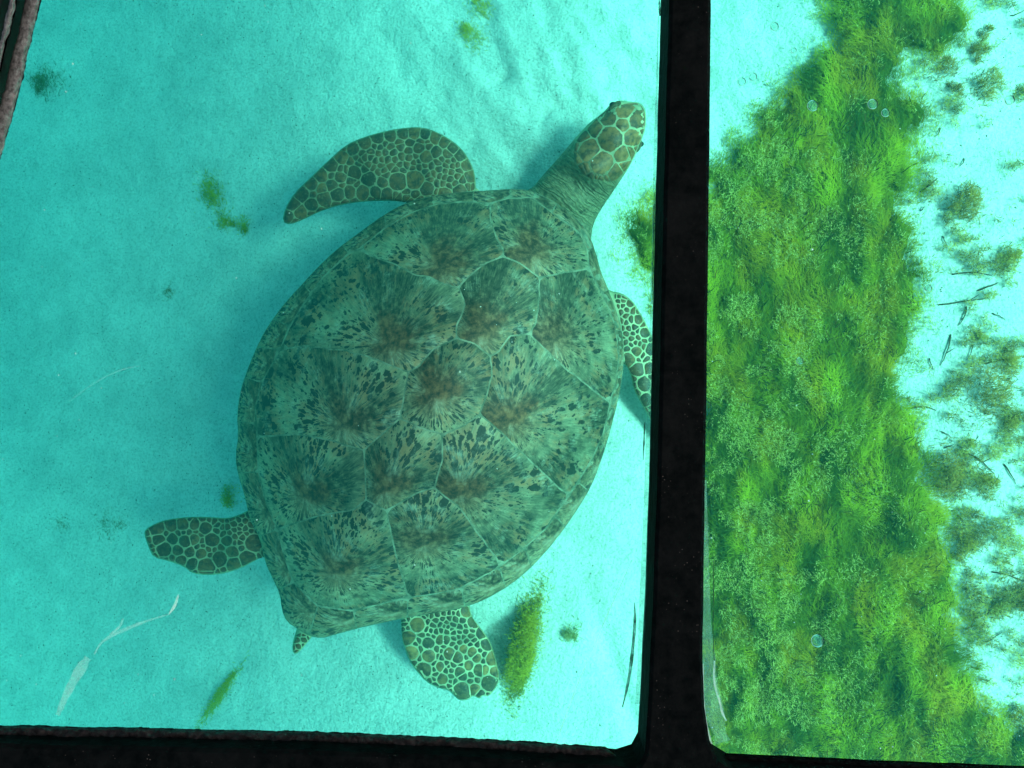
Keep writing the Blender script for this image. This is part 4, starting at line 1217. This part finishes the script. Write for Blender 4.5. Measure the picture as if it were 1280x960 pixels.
ribbon([(818,240),(817,290),(816,340),(815,380)], [.8, 1.6, 1.2, 1], ZS, M_SMEAR_D, 'sealant_smear')
ribbon([(824,0),(825,20)], [2, 3], ZS, M_SMEAR_D, 'sealant_smear')
ribbon([(823,20),(820,150),(816,320),(812,480),(808,620),(803,760),(797,880)], [1.5, 3, 3, 4, 6, 8, 6], ZS + .0004, M_SMEAR_L, 'sealant_smear', 'pale translucent smear along the middle bar')
ribbon([(882,600),(880,700),(883,800),(887,870),(903,928)], [3, 8, 14, 24, 18], ZS + .0004, M_SMEAR_L, 'sealant_smear', 'wide pale translucent smear right of the middle bar')
ribbon([(893,826),(892,846),(895,864),(900,878),(902,890),(908,901)], [1.2, 2.2, 2.2, 2, 2.6, 2], ZS + .001, M_SMEAR_HL, 'sealant_smear', 'highlight painted along the wavy smear edge right of the middle bar')
ribbon([(892,700),(892,740),(891,790),(893,826)], [.8, 1.2, 1, 1.2], ZS + .001, M_SMEAR_D, 'sealant_smear')
ribbon([(879,830),(878,860),(881,900),(889,930)], [1.5, 2.5, 3, 3], ZS + .001, M_SMEAR_HL, 'sealant_smear')

# hull round the window, canopy above it, unseen, put in to shade the left
HX0, HX1, HY0, HY1 = -0.66, 0.86, -0.36, 1.5
def slab(name, x0, x1, y0, y1, z0, z1, mat):
    v, f = box(x0, x1, y0, y1, z0, z1); return mesh_obj(name, v, f, mat, BOAT, smooth=False)
slab('deck', HX0, -0.52, HY0, HY1, 1.371, 1.441, M_DECK)
slab('deck', -0.52, 0.80, 1.1, HY1, 1.372, 1.442, M_DECK)
slab('deck', 0.80, HX1, HY0, HY1, 1.370, 1.440, M_DECK)
CX0, CX1 = -1.6, 1.48
slab('added_canopy', CX0, CX1, -1.6, 2.2, 3.05, 3.06, M_ADDED_SHADE)
for x in (HX0 + .05, HX1 - .05):
    for y in (HY0 + .04, HY1 - .1):
        v, f = tube([(x, y, 1.44), (x, y, 3.05)], .02, 10); mesh_obj('added_canopy_post', v, f, M_DECK, BOAT)

# ------------------------------------------------------------------ air bubbles trapped under the right-hand pane
M_BUB, nt, out = new_mat('air_bubble')
tr = nt.nodes.new('ShaderNodeBsdfTransparent'); tr.inputs[0].default_value = (.97, 1, 1, 1)
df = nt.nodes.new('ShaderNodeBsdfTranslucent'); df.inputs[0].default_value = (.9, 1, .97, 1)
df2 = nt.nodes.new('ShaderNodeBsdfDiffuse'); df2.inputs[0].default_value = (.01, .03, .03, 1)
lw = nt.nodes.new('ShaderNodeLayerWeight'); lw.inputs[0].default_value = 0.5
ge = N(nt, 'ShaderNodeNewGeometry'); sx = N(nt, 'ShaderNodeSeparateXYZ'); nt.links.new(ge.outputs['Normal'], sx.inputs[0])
side = ramp(nt, math_n(nt, 'ADD', sx.outputs[0], math_n(nt, 'MULTIPLY', sx.outputs[1], .4)), [(.15, gray(0)), (.4, gray(1))]).outputs[0]  # reflected light painted in: rim white on one side, dark on the other
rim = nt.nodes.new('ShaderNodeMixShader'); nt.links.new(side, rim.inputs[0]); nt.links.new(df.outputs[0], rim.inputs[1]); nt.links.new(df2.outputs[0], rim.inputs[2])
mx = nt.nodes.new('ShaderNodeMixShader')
nt.links.new(ramp(nt, lw.outputs['Facing'], [(.10, gray(.12)), (.34, gray(.25)), (.50, gray(1))]).outputs[0], mx.inputs[0])  # thin white inside the rim painted as a glint
nt.links.new(tr.outputs[0], mx.inputs[1]); nt.links.new(rim.outputs[0], mx.inputs[2]); nt.links.new(mx.outputs[0], out.inputs[0])
BUB = [(968,33,4.5,'air bubble under the right pane, nearest its top edge'),(992,63,3.2,'small air bubble below the topmost one in the right pane'),
 (941,96,4.5,'air bubble, right one of the close pair near the middle bar'),(927,102,4.5,'air bubble, left one of the close pair near the middle bar'),
 (1016,132,6,'bright air bubble over the upper algae bed, left of two others'),(1091,130,5.5,'bright air bubble over the upper algae bed, beside a smaller one'),
 (1107,141,4.5,'small bright air bubble just below right of a brighter one'),(1262,125,5.5,'dark rimmed air bubble over bare sand near the right edge'),
 (1160,360,4,'small air bubble at the right rim of the algae bed'),(1000,451,3.8,'lone small air bubble over the middle of the algae bed'),
 (1022,801,7,'largest ring-shaped air bubble, low over the algae bed')]
for x, y, q, lab in BUB:
    v, f = uv_sphere(P(x, y, ZG0 - .0025), q * .0007, 1, 1, .55, 20, 12)
    tag(mesh_obj('air_bubble', v, f, M_BUB), lab, 'air bubble', 'air bubbles under the right-hand pane')
print('objects', len(bpy.data.objects), 'flipper', len([o for o in bpy.data.objects if 'scale' in o.name]))
print('tris', sum(len(m.loops) - 2 * len(m.polygons) for m in bpy.data.meshes))
